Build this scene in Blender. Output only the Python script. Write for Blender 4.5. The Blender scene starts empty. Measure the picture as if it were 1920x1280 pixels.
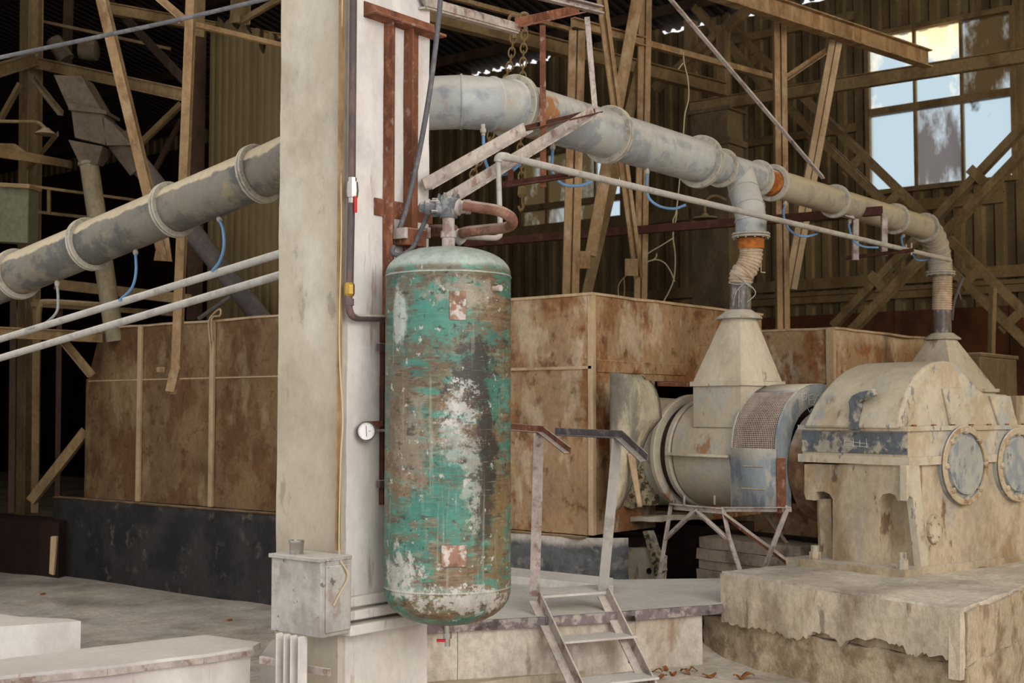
import bpy, bmesh, math, random
from mathutils import Vector, Matrix, noise
random.seed(7)
S = bpy.context.scene
COL = S.collection
V = Vector
# ------------------------------------------------------------------ camera
EYE = 1.45
AZ = math.radians(39.0)
PITCH = math.atan(130 / 2400)
FPX = 2400.0
Fh = V((math.cos(AZ), math.sin(AZ), 0))
CF = Fh * math.cos(PITCH) + V((0, 0, 1)) * math.sin(PITCH)
CR = V((math.sin(AZ), -math.cos(AZ), 0))
CU = CR.cross(CF)
CP = V((0, 0, EYE))
cam = bpy.data.cameras.new('camera')
cam.sensor_width = 36
cam.lens = FPX / 1920 * 36
cam.clip_start = 0.05
cam.clip_end = 400
cam.dof.use_dof = True
cam.dof.focus_distance = 6.7
cam.dof.aperture_fstop = 4.5
camo = bpy.data.objects.new('camera', cam)
COL.objects.link(camo)
mw = Matrix.Identity(4)
for i in range(3):
    mw[i][0] = CR[i]; mw[i][1] = CU[i]; mw[i][2] = -CF[i]; mw[i][3] = CP[i]
camo.matrix_world = mw
S.camera = camo
# ------------------------------------------------------------------ light
S.view_settings.view_transform = 'Standard'
S.view_settings.look = 'None'
S.view_settings.exposure = 0.33
S.view_settings.gamma = 1.0
S.view_settings.use_curve_mapping = False
world = bpy.data.worlds.new('sky')
S.world = world
world.use_nodes = True
bg = world.node_tree.nodes['Background']
bg.inputs['Color'].default_value = (0.92, 0.93, 0.95, 1)
bg.inputs['Strength'].default_value = 1.0

def area(name, loc, aim, size, power, color):
    l = bpy.data.lights.new(name, 'AREA')
    l.shape = 'RECTANGLE'; l.size = size[0]; l.size_y = size[1]
    l.energy = power; l.color = color
    o = bpy.data.objects.new(name, l)
    o.location = loc
    o.rotation_euler = (V(aim) - V(loc)).to_track_quat('-Z', 'Y').to_euler()
    COL.objects.link(o)
    return o
# daylight coming in through the wide open bay to the right of and behind the camera
area('open_bay_daylight', (0.5, -5.5, 4.5), (5.5, 4.5, 1.5), (6, 4.5), 480, (1.0, 0.955, 0.92))
# added warm area lamp on the right; the wall there has no window
area('added_warm_side_lamp', (13.5, -4.6, 5.2), (11.5, 4.2, 1.8), (2.2, 1.6), 260, (1.0, 0.84, 0.58))
# low sun behind the window wall
sun = bpy.data.lights.new('low_sun', 'SUN')
sun.energy = 10; sun.color = (1.0, 0.88, 0.70); sun.angle = 0.02
suno = bpy.data.objects.new('low_sun', sun)
COL.objects.link(suno)
suno.rotation_euler = V((-0.86, 0.12, -0.42)).to_track_quat('-Z', 'Y').to_euler()

# ------------------------------------------------------------------ projection helpers
def ray(x, y):
    return CF + CR * ((x - 960) / FPX) + CU * ((640 - y) / FPX)
def P(x, y, D):
    return CP + ray(x, y) * D
def PX(x, y, c):
    r = ray(x, y); return CP + r * ((c - CP.x) / r.x)
def PY(x, y, c):
    r = ray(x, y); return CP + r * ((c - CP.y) / r.y)
def PZ(x, y, c):
    r = ray(x, y); return CP + r * ((c - CP.z) / r.z)
def PN(x, y, p0, n):
    r = ray(x, y); return CP + r * ((V(p0) - CP).dot(n) / r.dot(n))
# frame of the machine line, turned 13 degrees against the building
MR = V((math.cos(math.radians(-13)), math.sin(math.radians(-13)), 0))
ML = V((-MR.y, MR.x, 0))
UZ = V((0, 0, 1)); UX = V((1, 0, 0)); UY = V((0, 1, 0))
G0 = V((7.001, 2.812, 0))
def M(a, b, z):
    return G0 + MR * a + ML * b + UZ * z
def PMb(x, y, b):
    return PN(x, y, M(0, b, 0), ML)
def PMa(x, y, a):
    return PN(x, y, M(a, 0, 0), MR)

# ------------------------------------------------------------------ materials
def rgb(r, g, b):
    f = lambda c: ((c / 255 + 0.055) / 1.055) ** 2.4 if c > 10 else c / 255 / 12.92
    return (f(r), f(g), f(b), 1)

def material(name, base, layers=(), dust=None, dust_amt=0.8, dust_lo=0.25, rough=0.85, metal=0.0,
             bump=0.3, bscale=40.0, bdist=0.004, spec=0.3, dust_w=0.4, grime=1.0):
    """layers: (color, scale, (sx,sy,sz), lo, hi, amount) noise patches; or ('spot', color, centre, radii, soft, rough, amount)"""
    m = bpy.data.materials.new(name)
    m.use_nodes = True
    nt = m.node_tree; N = nt.nodes; L = nt.links
    bs = N['Principled BSDF']
    bs.inputs['Roughness'].default_value = rough
    bs.inputs['Metallic'].default_value = metal
    bs.inputs['Specular IOR Level'].default_value = spec
    geo = N.new('ShaderNodeNewGeometry')
    pos = geo.outputs['Position']
    def noisef(scale, sc, seed, detail=7, ro=0.62, dist=0.0):
        mp = N.new('ShaderNodeMapping'); mp.inputs['Scale'].default_value = sc
        mp.inputs['Location'].default_value = (seed * 3.7, seed * 1.9, seed * 5.3)
        L.new(pos, mp.inputs['Vector'])
        n = N.new('ShaderNodeTexNoise'); n.inputs['Scale'].default_value = scale
        n.inputs['Detail'].default_value = detail; n.inputs['Roughness'].default_value = ro
        n.inputs['Distortion'].default_value = dist
        L.new(mp.outputs[0], n.inputs['Vector'])
        return n.outputs['Fac']
    def mr_(val, lo, hi, a=0.0, b=1.0):
        r = N.new('ShaderNodeMapRange'); r.interpolation_type = 'SMOOTHSTEP'
        r.inputs['From Min'].default_value = lo; r.inputs['From Max'].default_value = hi
        r.inputs['To Min'].default_value = a; r.inputs['To Max'].default_value = b
        L.new(val, r.inputs['Value']); return r.outputs[0]
    def mix(f, c1, c2):
        x = N.new('ShaderNodeMix'); x.data_type = 'RGBA'
        L.new(f, x.inputs[0])
        if isinstance(c1, tuple): x.inputs[6].default_value = c1
        else: L.new(c1, x.inputs[6])
        x.inputs[7].default_value = c2
        return x.outputs[2]
    def math_(op, a, b):
        x = N.new('ShaderNodeMath'); x.operation = op
        for i, q in enumerate((a, b)):
            if isinstance(q, (int, float)): x.inputs[i].default_value = q
            else: L.new(q, x.inputs[i])
        return x.outputs[0]
    c = base
    k = 1
    for ly in layers:
        k += 1
        if ly[0] == 'spot':
            _, colr, cen, rad, soft, rg, amt = ly
            sub = N.new('ShaderNodeVectorMath'); sub.operation = 'SUBTRACT'
            L.new(pos, sub.inputs[0]); sub.inputs[1].default_value = cen
            dv = N.new('ShaderNodeVectorMath'); dv.operation = 'DIVIDE'
            L.new(sub.outputs[0], dv.inputs[0]); dv.inputs[1].default_value = rad
            ln = N.new('ShaderNodeVectorMath'); ln.operation = 'LENGTH'
            L.new(dv.outputs[0], ln.inputs[0])
            nf = noisef(16, (1, 1, 1), k, detail=9, ro=0.78)
            d = math_('ADD', ln.outputs['Value'], math_('MULTIPLY', math_('SUBTRACT', nf, 0.5), rg))
            f = mr_(d, 1.0 - soft, 1.0, amt, 0.0)
        else:
            colr, sc, st, lo, hi, amt = ly
            f = mr_(noisef(sc, st, k), .5 + (lo - .5) * .62, .5 + (hi - .5) * .62, 0.0, amt)
        c = mix(f, c, colr)
    if dust:
        up = N.new('ShaderNodeSeparateXYZ'); L.new(geo.outputs['Normal'], up.inputs[0])
        nf = noisef(6, (1, 1, 1), 9)
        h = math_('ADD', up.outputs['Z'], math_('MULTIPLY', math_('SUBTRACT', nf, 0.5), 0.7))
        c = mix(mr_(h, dust_lo, dust_lo + dust_w, 0.0, dust_amt), c, dust)
    if grime:
        v1 = mr_(noisef(2.3, (1, 1, .6), 21), .36, .64, 1 - .22 * grime, 1 + .08 * grime)
        v2 = mr_(noisef(26, (1, 1, .7), 23, ro=.75), .36, .62, 1 - .20 * grime, 1 + .06 * grime)
        v = math_('MULTIPLY', v1, v2)
        x = N.new('ShaderNodeVectorMath'); x.operation = 'SCALE'
        if isinstance(c, tuple): x.inputs[0].default_value = c[:3]
        else: L.new(c, x.inputs[0])
        L.new(v, x.inputs['Scale']); c = x.outputs[0]
    if isinstance(c, tuple): bs.inputs['Base Color'].default_value = c
    else: L.new(c, bs.inputs['Base Color'])
    if bump:
        bp = N.new('ShaderNodeBump'); bp.inputs['Strength'].default_value = bump
        bp.inputs['Distance'].default_value = bdist
        L.new(noisef(bscale, (1, 1, 1), 4, detail=8, ro=0.7), bp.inputs['Height'])
        L.new(bp.outputs[0], bs.inputs['Normal'])
    return m

DUST = rgb(202, 190, 174)
WDUST = rgb(190, 168, 134)
T = {}
T['column_tan'] = material('concrete_tan', rgb(178, 166, 146), [(rgb(150, 138, 120), 2.2, (1, 1, 1), .45, .75, .6), (rgb(200, 192, 178), 1.6, (1, 1, .6), .5, .75, .6), (rgb(120, 108, 92), 9, (1, 1, .5), .66, .8, .5)], bump=.45, bscale=22, grime=0.35)
T['white_paint'] = material('chalky_white_paint', rgb(216, 210, 202), [(rgb(194, 186, 178), 2.5, (1, 1, .4), .42, .7, .7), (rgb(168, 156, 160), 1.5, (1, 1, 1), .5, .75, .5), (rgb(150, 112, 78), 10, (1, 1, .12), .68, .82, .6)], dust=DUST, bump=.4, bscale=25, grime=0.3)
T['rust'] = material('rusty_steel', rgb(134, 84, 60), [(rgb(98, 58, 40), 7, (1, 1, .5), .42, .65, .8), (rgb(150, 100, 72), 18, (1, 1, .6), .55, .75, .7), (rgb(168, 150, 140), 22, (1, 1, .8), .62, .78, .6)], dust=DUST, bump=.4, bscale=60)
T['rust_dark'] = material('dark_rust_steel', rgb(76, 42, 30), [(rgb(104, 66, 48), 9, (1, 1, 1), .5, .7, .6)], dust=WDUST, bump=.3, bscale=60)
T['pale_steel'] = material('pale_dusty_steel', rgb(178, 164, 154), [(rgb(130, 100, 86), 10, (1, 1, 1), .52, .7, .8), (rgb(190, 182, 172), 16, (1, 1, 1), .5, .72, .6)], dust=DUST, bump=.4, bscale=50)
T['tan_steel'] = material('tan_dusty_steel', rgb(158, 128, 90), [(rgb(120, 86, 52), 5, (1, 1, .35), .45, .7, .7), (rgb(180, 156, 122), 8, (1, 1, .5), .5, .75, .6)], dust=WDUST, bump=.25, bscale=40)
T['far_steel'] = material('dimmed_dusty_steel', rgb(136, 112, 76), [(rgb(100, 76, 46), 3, (1, 1, .5), .45, .7, .6)], dust=WDUST, dust_amt=.7, bump=.15)  # tan steel again, with the dimness of the background put into its colour
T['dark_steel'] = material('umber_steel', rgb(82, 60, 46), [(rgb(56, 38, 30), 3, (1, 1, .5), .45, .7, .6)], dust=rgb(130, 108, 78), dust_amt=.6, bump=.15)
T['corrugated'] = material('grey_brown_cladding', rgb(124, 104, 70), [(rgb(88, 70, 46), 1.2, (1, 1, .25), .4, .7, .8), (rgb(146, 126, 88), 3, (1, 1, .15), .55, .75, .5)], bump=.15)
T['roofing'] = material('dark_roof_sheet', rgb(56, 48, 40), [(rgb(36, 30, 26), 1.2, (1, 1, 1), .4, .7, .7)], bump=.1)
T['cream_sheet'] = material('ochre_cream_sheet', rgb(112, 94, 62), [(rgb(90, 72, 44), 2.5, (1, 1, .12), .45, .7, .6)], bump=.15, grime=0.5)
T['maroon'] = material('maroon_brown_board', rgb(52, 32, 24), [(rgb(34, 22, 18), 2, (1, 1, .3), .45, .7, .7)], bump=.1)
T['orange_brown'] = material('orange_brown_board', rgb(98, 58, 30), [(rgb(62, 36, 22), 2, (1, 1, .4), .45, .7, .7)], bump=.1)
T['duct'] = material('galvanised_duct', rgb(170, 171, 168), [(rgb(136, 140, 144), 5, (1, 1, 1), .45, .62, .8), (rgb(176, 172, 160), 8, (1, 1, 1), .52, .7, .7), (rgb(176, 138, 82), 4, (1, 1, 1), .68, .78, .5)], dust=rgb(198, 192, 180), dust_amt=.95, dust_lo=.1, rough=.55, metal=.15, bump=.12, grime=0.45)
T['duct_warm'] = material('dusty_duct', rgb(164, 154, 134), [(rgb(140, 134, 120), 5, (1, 1, 1), .5, .7, .7)], dust=rgb(186, 170, 138), dust_amt=.95, dust_lo=.1, rough=.6, bump=.12, grime=0.4)
T['duct_left'] = material('smudged_duct', rgb(120, 112, 98), [(rgb(82, 80, 78), 4, (1, 1, 1), .42, .6, .85), (rgb(148, 130, 96), 5, (1, 1, 1), .6, .75, .7)], dust=rgb(190, 172, 140), dust_amt=1, dust_lo=.28, dust_w=.12, rough=.6, bump=.12, grime=0.5)
T['flange'] = material('dusty_flange', rgb(172, 164, 148), [(rgb(140, 130, 116), 14, (1, 1, 1), .5, .7, .7)], dust=rgb(196, 184, 160), bump=.3, bscale=60, grime=0.5)
T['orange_band'] = material('orange_rust_band', rgb(172, 98, 34), [(rgb(126, 66, 26), 10, (1, 1, 1), .45, .65, .7), (rgb(200, 140, 72), 9, (1, 1, 1), .55, .72, .6)], dust=DUST, dust_lo=.5, bump=.3)
T['duct_rusty'] = material('duct_with_rust_run', rgb(160, 158, 150), [(rgb(150, 92, 42), 7, (1, 1, .6), .47, .6, .9)], dust=rgb(190, 180, 160), dust_amt=.95, rough=.6, bump=.15, grime=0.4)
T['pipe_grey'] = material('grey_pipe', rgb(172, 166, 156), [(rgb(140, 132, 124), 8, (1, 1, 1), .5, .7, .6)], dust=DUST, rough=.6, bump=.15, grime=0.4)
T['pipe_rust'] = material('brown_pink_pipe', rgb(128, 88, 72), [(rgb(156, 122, 104), 14, (1, 1, 1), .48, .66, .7), (rgb(96, 60, 44), 8, (1, 1, 1), .55, .7, .6)], dust=rgb(180, 160, 144), dust_amt=.7, rough=.7, bump=.3, bscale=60)
T['pipe_dark'] = material('dark_drain_pipe', rgb(86, 72, 72), [(rgb(118, 92, 82), 12, (1, 1, .3), .5, .7, .7)], dust=DUST, rough=.6, bump=.2)
T['black_cable'] = material('grey_black_cable', rgb(92, 90, 92), [(rgb(128, 122, 118), 20, (1, 1, 1), .5, .7, .5)], rough=.6, bump=0)
T['wire'] = material('pale_wire', rgb(190, 172, 140), rough=.8, bump=0, grime=0.3)
T['blue_hose'] = material('blue_air_hose', rgb(104, 142, 180), rough=.4, bump=0, grime=0.3)
T['pale_hose'] = material('dusty_pale_hose', rgb(158, 158, 150), rough=.6, bump=0)
T['brass'] = material('brass', rgb(176, 140, 66), rough=.4, metal=.7, bump=.1)
T['red'] = material('red_plastic', rgb(198, 34, 40), rough=.5, bump=0, grime=0.2)
T['chrome'] = material('dull_chrome', rgb(180, 176, 168), rough=.3, metal=.9, bump=.1, grime=0.4)
T['house'] = material('rusty_housing_sheet', rgb(158, 128, 94), [(rgb(132, 84, 46), 2.6, (1, 1, .8), .44, .62, .85), (rgb(96, 60, 34), 9, (1, 1, .9), .56, .74, .7), (rgb(190, 170, 142), 4, (1, 1, .5), .56, .72, .7)], dust=WDUST, bump=.4, bscale=30)
T['house_brown'] = material('brown_housing_sheet', rgb(122, 96, 66), [(rgb(96, 64, 38), 2.4, (1, 1, .8), .44, .64, .8), (rgb(84, 50, 28), 10, (1, 1, 1), .58, .74, .6), (rgb(150, 126, 92), 3, (1, 1, .5), .56, .75, .6)], dust=WDUST, bump=.4, bscale=30)
T['rib'] = material('pale_rib_strip', rgb(182, 156, 122), [(rgb(150, 120, 86), 5, (1, 1, .4), .5, .7, .6)], dust=WDUST, bump=.2, grime=0.6)
T['plinth'] = material('black_bitumen_sheet', rgb(58, 54, 52), [(rgb(40, 38, 38), 2.5, (1, 1, 1), .4, .65, .8), (rgb(112, 102, 94), 6, (1, 1, 1), .6, .8, .6)], dust=DUST, bump=.3)
T['plinth_grey'] = material('slate_sheet', rgb(92, 92, 92), [(rgb(66, 66, 66), 5, (1, 1, 1), .42, .62, .8), (rgb(140, 132, 122), 8, (1, 1, 1), .58, .76, .6)], dust=DUST, bump=.3)
T['ground'] = material('pale_dust_floor', rgb(208, 196, 178), [(rgb(166, 152, 134), 1.5, (1, 1, 1), .42, .7, .7), (rgb(206, 196, 178), 5, (1, 1, 1), .55, .8, .5), (rgb(130, 116, 98), 30, (1, 1, 1), .7, .8, .5)], bump=.6, bscale=14, bdist=.01)
T['block'] = material('dust_caked_concrete', rgb(204, 188, 164), [(rgb(158, 136, 108), 3, (1, 1, .6), .44, .68, .7), (rgb(202, 190, 168), 7, (1, 1, 1), .55, .75, .6), (rgb(112, 96, 78), 6, (1, 1, .25), .68, .78, .7)], dust=rgb(204, 190, 164), bump=.7, bscale=26, bdist=.012)
T['block_raw'] = material('crumbling_concrete', rgb(204, 184, 154), [(rgb(140, 116, 86), 6, (1, 1, 1), .45, .68, .7)], dust=DUST, bump=1.0, bscale=20, bdist=.02)
T['pit_wall'] = material('cream_limewash', rgb(216, 204, 188), [(rgb(170, 150, 128), 2.4, (1, 1, .5), .46, .7, .7), (rgb(150, 112, 80), 5, (1, 1, .3), .62, .78, .6)], dust=DUST, bump=.5, bscale=20)
T['deck'] = material('dusty_deck_plate', rgb(206, 198, 188), [(rgb(172, 162, 154), 2.4, (1, 1, 1), .46, .7, .6)], dust=rgb(214, 208, 196), bump=.3, grime=0.5)
T['deck_edge'] = material('scuffed_violet_steel', rgb(126, 112, 112), [(rgb(178, 166, 156), 14, (1, 1, 1), .48, .66, .9), (rgb(70, 58, 60), 8, (1, 1, 1), .58, .72, .8)], bump=.3)
T['gear'] = material('dusty_gearbox', rgb(188, 175, 152), [(rgb(166, 146, 114), 4, (1, 1, 1), .46, .7, .7), (rgb(150, 154, 150), 5, (1, 1, .6), .56, .7, .7), (rgb(96, 102, 108), 13, (1, 1, .4), .68, .74, .7), (rgb(128, 98, 66), 5, (1, 1, .5), .66, .78, .6)], dust=rgb(186, 172, 146), dust_lo=.35, bump=.4, bscale=30, grime=0.5)
T['gear_low'] = material('caked_gearbox_base', rgb(182, 165, 138), [(rgb(144, 118, 82), 3, (1, 1, .5), .45, .68, .75), (rgb(156, 152, 142), 5, (1, 1, .4), .6, .72, .5), (rgb(98, 68, 42), 7, (1, 1, .4), .68, .78, .8)], dust=DUST, bump=.7, bscale=26, bdist=.008, grime=0.8)
T['gear_blue'] = material('worn_slate_band', rgb(92, 96, 100), [(rgb(172, 162, 142), 7, (1, 1, 1), .5, .62, .95), (rgb(66, 68, 74), 9, (1, 1, 1), .55, .7, .6)], dust=DUST, bump=.3)
T['cover_disc'] = material('scratched_cover_disc', rgb(164, 162, 150), [(rgb(128, 134, 138), 6, (1, 1, .5), .45, .6, .8), (rgb(90, 96, 104), 14, (1, 1, .5), .6, .7, .7)], dust=DUST, bump=.3, grime=0.6)
T['ring'] = material('sandy_ring', rgb(180, 162, 132), [(rgb(140, 104, 68), 9, (1, 1, 1), .5, .68, .7)], dust=DUST, bump=.5, bscale=50, grime=0.6)
T['guard'] = material('blue_grey_guard_paint', rgb(134, 140, 142), [(rgb(176, 170, 156), 5, (1, 1, .4), .45, .62, .8), (rgb(104, 114, 126), 8, (1, 1, .6), .55, .68, .7)], dust=rgb(196, 184, 160), dust_lo=.35, bump=.25, grime=0.6)
T['mesh'] = material('guard_mesh_wire', rgb(186, 168, 152), rough=.8, bump=.2)
T['dark_in'] = material('dark_interior', rgb(48, 34, 28), [(rgb(74, 52, 40), 6, (1, 1, 1), .5, .7, .6)], bump=.2)  # dark tone that paints the shade of recesses and voids
T['drum'] = material('dusty_drum', rgb(180, 168, 146), [(rgb(164, 164, 156), 5, (1, 1, .5), .48, .64, .7), (rgb(148, 102, 60), 6, (1, 1, .6), .63, .76, .8)], dust=rgb(190, 176, 150), dust_lo=.3, bump=.3, grime=0.5)
T['hopper'] = material('whitened_hopper_sheet', rgb(196, 184, 162), [(rgb(176, 160, 134), 4, (1, 1, .4), .46, .68, .6), (rgb(112, 82, 70), 8, (1, 1, .3), .64, .76, .75)], dust=rgb(206, 194, 170), bump=.4, grime=0.6)
T['shield'] = material('streaked_shield_plate', rgb(188, 174, 146), [(rgb(116, 110, 98), 5, (1, 1, .25), .46, .62, .8), (rgb(120, 92, 52), 4, (1, 1, .4), .6, .74, .7)], bump=.3)
T['scale'] = material('crumbly_scale', rgb(176, 160, 128), [(rgb(70, 50, 34), 24, (1, 1, 1), .52, .6, .9)], dust=DUST, bump=1.2, bscale=30, bdist=.02)
T['hosecorr'] = material('cream_corrugated_hose', rgb(186, 164, 138), [(rgb(170, 144, 112), 8, (1, 1, 1), .5, .7, .5)], rough=.7, bump=.1)
T['sleeve'] = material('smoky_sleeve', rgb(96, 88, 82), [(rgb(150, 140, 128), 16, (1, 1, .5), .5, .64, .8)], rough=.35, bump=.3)
T['box'] = material('battered_enamel_box', rgb(176, 170, 162), [(rgb(146, 138, 132), 5, (1, 1, 1), .46, .68, .7), (rgb(92, 80, 74), 16, (1, 1, 1), .68, .75, .8), (rgb(140, 110, 84), 8, (1, 1, .6), .66, .78, .5)], dust=DUST, bump=.3, grime=0.6)
T['green_cab'] = material('grey_green_cabinet', rgb(98, 98, 74), dust=WDUST, bump=.1)
T['grey_cab'] = material('drab_grey_cabinet', rgb(112, 96, 70), [(rgb(90, 72, 48), 4, (1, 1, .4), .5, .7, .6)], dust=WDUST, bump=.1)
T['chute'] = material('grey_umber_chute', rgb(106, 92, 74), [(rgb(80, 66, 52), 3, (1, 1, 1), .46, .7, .7)], dust=rgb(150, 130, 98), dust_amt=.7, bump=.2)
T['chute_pipe'] = material('buff_chute_pipe', rgb(150, 136, 108), [(rgb(130, 112, 84), 3, (1, 1, .3), .5, .7, .6)], dust=WDUST, bump=.1)
T['slate_pipe'] = material('slate_pipe', rgb(92, 84, 80), dust=rgb(120, 110, 98), bump=.1)
T['chain'] = material('ochre_chain', rgb(122, 100, 62), dust=WDUST, bump=.2)
T['bulk'] = material('brown_pillar', rgb(112, 94, 68), [(rgb(84, 68, 48), 2, (1, 1, .5), .45, .7, .7)], dust=WDUST, bump=.3)
T['leaf'] = material('dry_leaf', rgb(156, 104, 58), [(rgb(100, 62, 36), 30, (1, 1, 1), .5, .6, .7)], bump=0)
T['dial'] = material('white_dial', rgb(232, 230, 226), rough=.4, bump=0, grime=0.1)
T['black'] = material('black_marks', rgb(28, 26, 26), rough=.5, bump=0)
T['hub'] = material('brown_hub', rgb(134, 104, 78), [(rgb(96, 66, 46), 6, (1, 1, 1), .45, .65, .7)], dust=DUST, bump=.4)
T['chalk'] = material('chalk_line', rgb(206, 204, 196), rough=.9, bump=0)
T['pad'] = material('dusty_packing_slab', rgb(146, 130, 114), [(rgb(96, 80, 68), 5, (1, 1, 1), .5, .7, .7)], dust=rgb(176, 162, 144), bump=.5)
T['valve'] = material('grey_blue_valve', rgb(96, 96, 98), [(rgb(150, 148, 146), 18, (1, 1, 1), .52, .66, .8)], dust=DUST, dust_amt=.6, rough=.6, bump=.3)

# ------------------------------------------------------------------ mesh helpers
class B:
    def __init__(s): s.v = []; s.f = []
    def add(s, vs, fs):
        o = len(s.v); s.v += [V(q) for q in vs]; s.f += [tuple(i + o for i in f) for f in fs]; return s
    def hexa(s, p):   # 4 bottom then 4 top
        return s.add(p, [(3, 2, 1, 0), (4, 5, 6, 7), (0, 1, 5, 4), (1, 2, 6, 5), (2, 3, 7, 6), (3, 0, 4, 7)])
    def box(s, o, a, b, c):
        o, a, b, c = V(o), V(a), V(b), V(c)
        return s.hexa([o, o + a, o + a + b, o + b, o + c, o + a + c, o + a + b + c, o + b + c])
    def cbox(s, c, ex, ey, ez):
        ex, ey, ez = V(ex), V(ey), V(ez)
        return s.box(V(c) - (ex + ey + ez) / 2, ex, ey, ez)
    def aabb(s, x0, y0, z0, x1, y1, z1):
        return s.box((x0, y0, z0), (x1 - x0, 0, 0), (0, y1 - y0, 0), (0, 0, z1 - z0))
    def prism(s, poly, vec):
        n = len(poly); poly = [V(p) for p in poly]; vec = V(vec)
        return s.add(poly + [p + vec for p in poly],
                     [tuple(range(n - 1, -1, -1)), tuple(range(n, 2 * n))] + [(i, (i + 1) % n, n + (i + 1) % n, n + i) for i in range(n)])
    def loft(s, rings, cap=True, closed=True):
        n = len(rings[0]); vs = [q for r in rings for q in r]; fs = []
        for k in range(len(rings) - 1):
            for i in range(n if closed else n - 1):
                j = (i + 1) % n
                fs.append((k * n + i, k * n + j, (k + 1) * n + j, (k + 1) * n + i))
        if cap:
            fs.append(tuple(range(n - 1, -1, -1))); fs.append(tuple((len(rings) - 1) * n + i for i in range(n)))
        return s.add(vs, fs)
    def beam(s, p0, p1, prof, up=(0, 0, 1)):
        p0, p1 = V(p0), V(p1); d = (p1 - p0).normalized(); up = V(up)
        u = d.cross(up)
        if u.length < 1e-4: u = d.cross(V((1, 0, 0)))
        u.normalize(); v = u.cross(d)
        return s.loft([[p + u * a + v * b for a, b in prof] for p in (p0, p1)])
    def tube(s, pts, r, n=12, cap=True):
        pts = [V(p) for p in pts]; rings = []
        rr = r if isinstance(r, (list, tuple)) else [r] * len(pts)
        t0 = (pts[1] - pts[0]).normalized()
        u = t0.cross(UZ)
        if u.length < 1e-3: u = t0.cross(UX)
        u.normalize()
        for i, p in enumerate(pts):
            if i == 0: t = t0
            elif i == len(pts) - 1: t = (pts[i] - pts[i - 1]).normalized()
            else: t = ((pts[i + 1] - pts[i]).normalized() + (pts[i] - pts[i - 1]).normalized()).normalized()
            u = (u - t * u.dot(t)).normalized(); w = t.cross(u)
            rings.append([p + (u * math.cos(2 * math.pi * k / n) + w * math.sin(2 * math.pi * k / n)) * rr[i] for k in range(n)])
        return s.loft(rings, cap)
    def lathe(s, o, ax, prof, n=32, cap=True):
        o, ax = V(o), V(ax).normalized()
        u = ax.cross(UZ)
        if u.length < 1e-3: u = UX.copy()
        u.normalize(); w = ax.cross(u)
        return s.loft([[o + ax * t + (u * math.cos(2 * math.pi * k / n) + w * math.sin(2 * math.pi * k / n)) * r for k in range(n)] for t, r in prof], cap)
    def annulus(s, o, ax, ri, ro, th, n=40, bev=0.0):
        o, ax = V(o), V(ax).normalized()
        u = ax.cross(UZ)
        if u.length < 1e-3: u = UX.copy()
        u.normalize(); w = ax.cross(u)
        R = []
        for t, r in ((0, ri), (0, ro - bev), (bev, ro), (th - bev, ro), (th, ro - bev), (th, ri)):
            R.append([o + ax * t + (u * math.cos(2 * math.pi * k / n) + w * math.sin(2 * math.pi * k / n)) * r for k in range(n)])
        R.append(R[0])
        return s.loft(R, False)
    def grid(s, fn, nu, nv, th=0.0):
        pts = [[V(fn(i / nu, j / nv)) for j in range(nv + 1)] for i in range(nu + 1)]
        vs = [p for r in pts for p in r]; W = nv + 1
        fs = [(i * W + j, (i + 1) * W + j, (i + 1) * W + j + 1, i * W + j + 1) for i in range(nu) for j in range(nv)]
        return s.add(vs, fs)
    def build(s, name, m, parent=None, smooth=35, bevel=0.0, solid=0.0, dice=0.0, rough=0.0, rscale=3.0, own=False):
        me = bpy.data.meshes.new(name)
        bm = bmesh.new()
        bv = [bm.verts.new(q) for q in s.v]
        for f in s.f:
            try: bm.faces.new([bv[i] for i in f])
            except ValueError: pass
        bmesh.ops.remove_doubles(bm, verts=bm.verts, dist=1e-5)
        bmesh.ops.recalc_face_normals(bm, faces=bm.faces)
        if dice:
            for ax in (UX, UY, UZ):
                cs = [q.co.dot(ax) for q in bm.verts]; lo, hi = min(cs), max(cs)
                k = max(1, int((hi - lo) / dice))
                for i in range(1, k):
                    bmesh.ops.bisect_plane(bm, geom=bm.verts[:] + bm.edges[:] + bm.faces[:], plane_co=ax * (lo + (hi - lo) * i / k), plane_no=ax)
        if rough:
            bm.normal_update()
            for q in bm.verts:
                nv = noise.noise_vector(q.co * rscale) + noise.noise_vector(q.co * rscale * 3.1) * .45 + noise.noise_vector(q.co * rscale * 9) * .2
                q.co = q.co + nv * rough
        cs = [q.co.copy() for q in bm.verts]
        if parent is not None: org = ORG[parent.name]
        else:
            org = V(((min(c.x for c in cs) + max(c.x for c in cs)) / 2, (min(c.y for c in cs) + max(c.y for c in cs)) / 2, min(c.z for c in cs)))
        for q in bm.verts: q.co -= org
        if smooth:
            for f in bm.faces: f.smooth = True
            a = math.radians(smooth)
            for e in bm.edges:
                if len(e.link_faces) == 2 and e.calc_face_angle(0) > a: e.smooth = False
        bm.to_mesh(me); bm.free()
        me.materials.append(T[m] if isinstance(m, str) else m)
        o = bpy.data.objects.new(name, me)
        COL.objects.link(o)
        if parent is not None: o.parent = parent
        else: o.location = org
        ORG[o.name] = org
        if solid:
            md = o.modifiers.new('solid', 'SOLIDIFY'); md.thickness = solid; md.offset = 0
        if bevel:
            md = o.modifiers.new('bevel', 'BEVEL'); md.width = bevel; md.segments = 2; md.limit_method = 'ANGLE'; md.angle_limit = math.radians(40)
        return o
ORG = {}
def tag(o, label, cat, group=None, kind=None):
    o['label'] = label; o['category'] = cat
    if group: o['group'] = group
    if kind: o['kind'] = kind
    return o
def thing(name, loc, label, cat, group=None):
    o = bpy.data.objects.new(name, None); COL.objects.link(o)
    o.empty_display_size = .1
    o.location = loc; ORG[o.name] = V(loc)
    return tag(o, label, cat, group)
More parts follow.
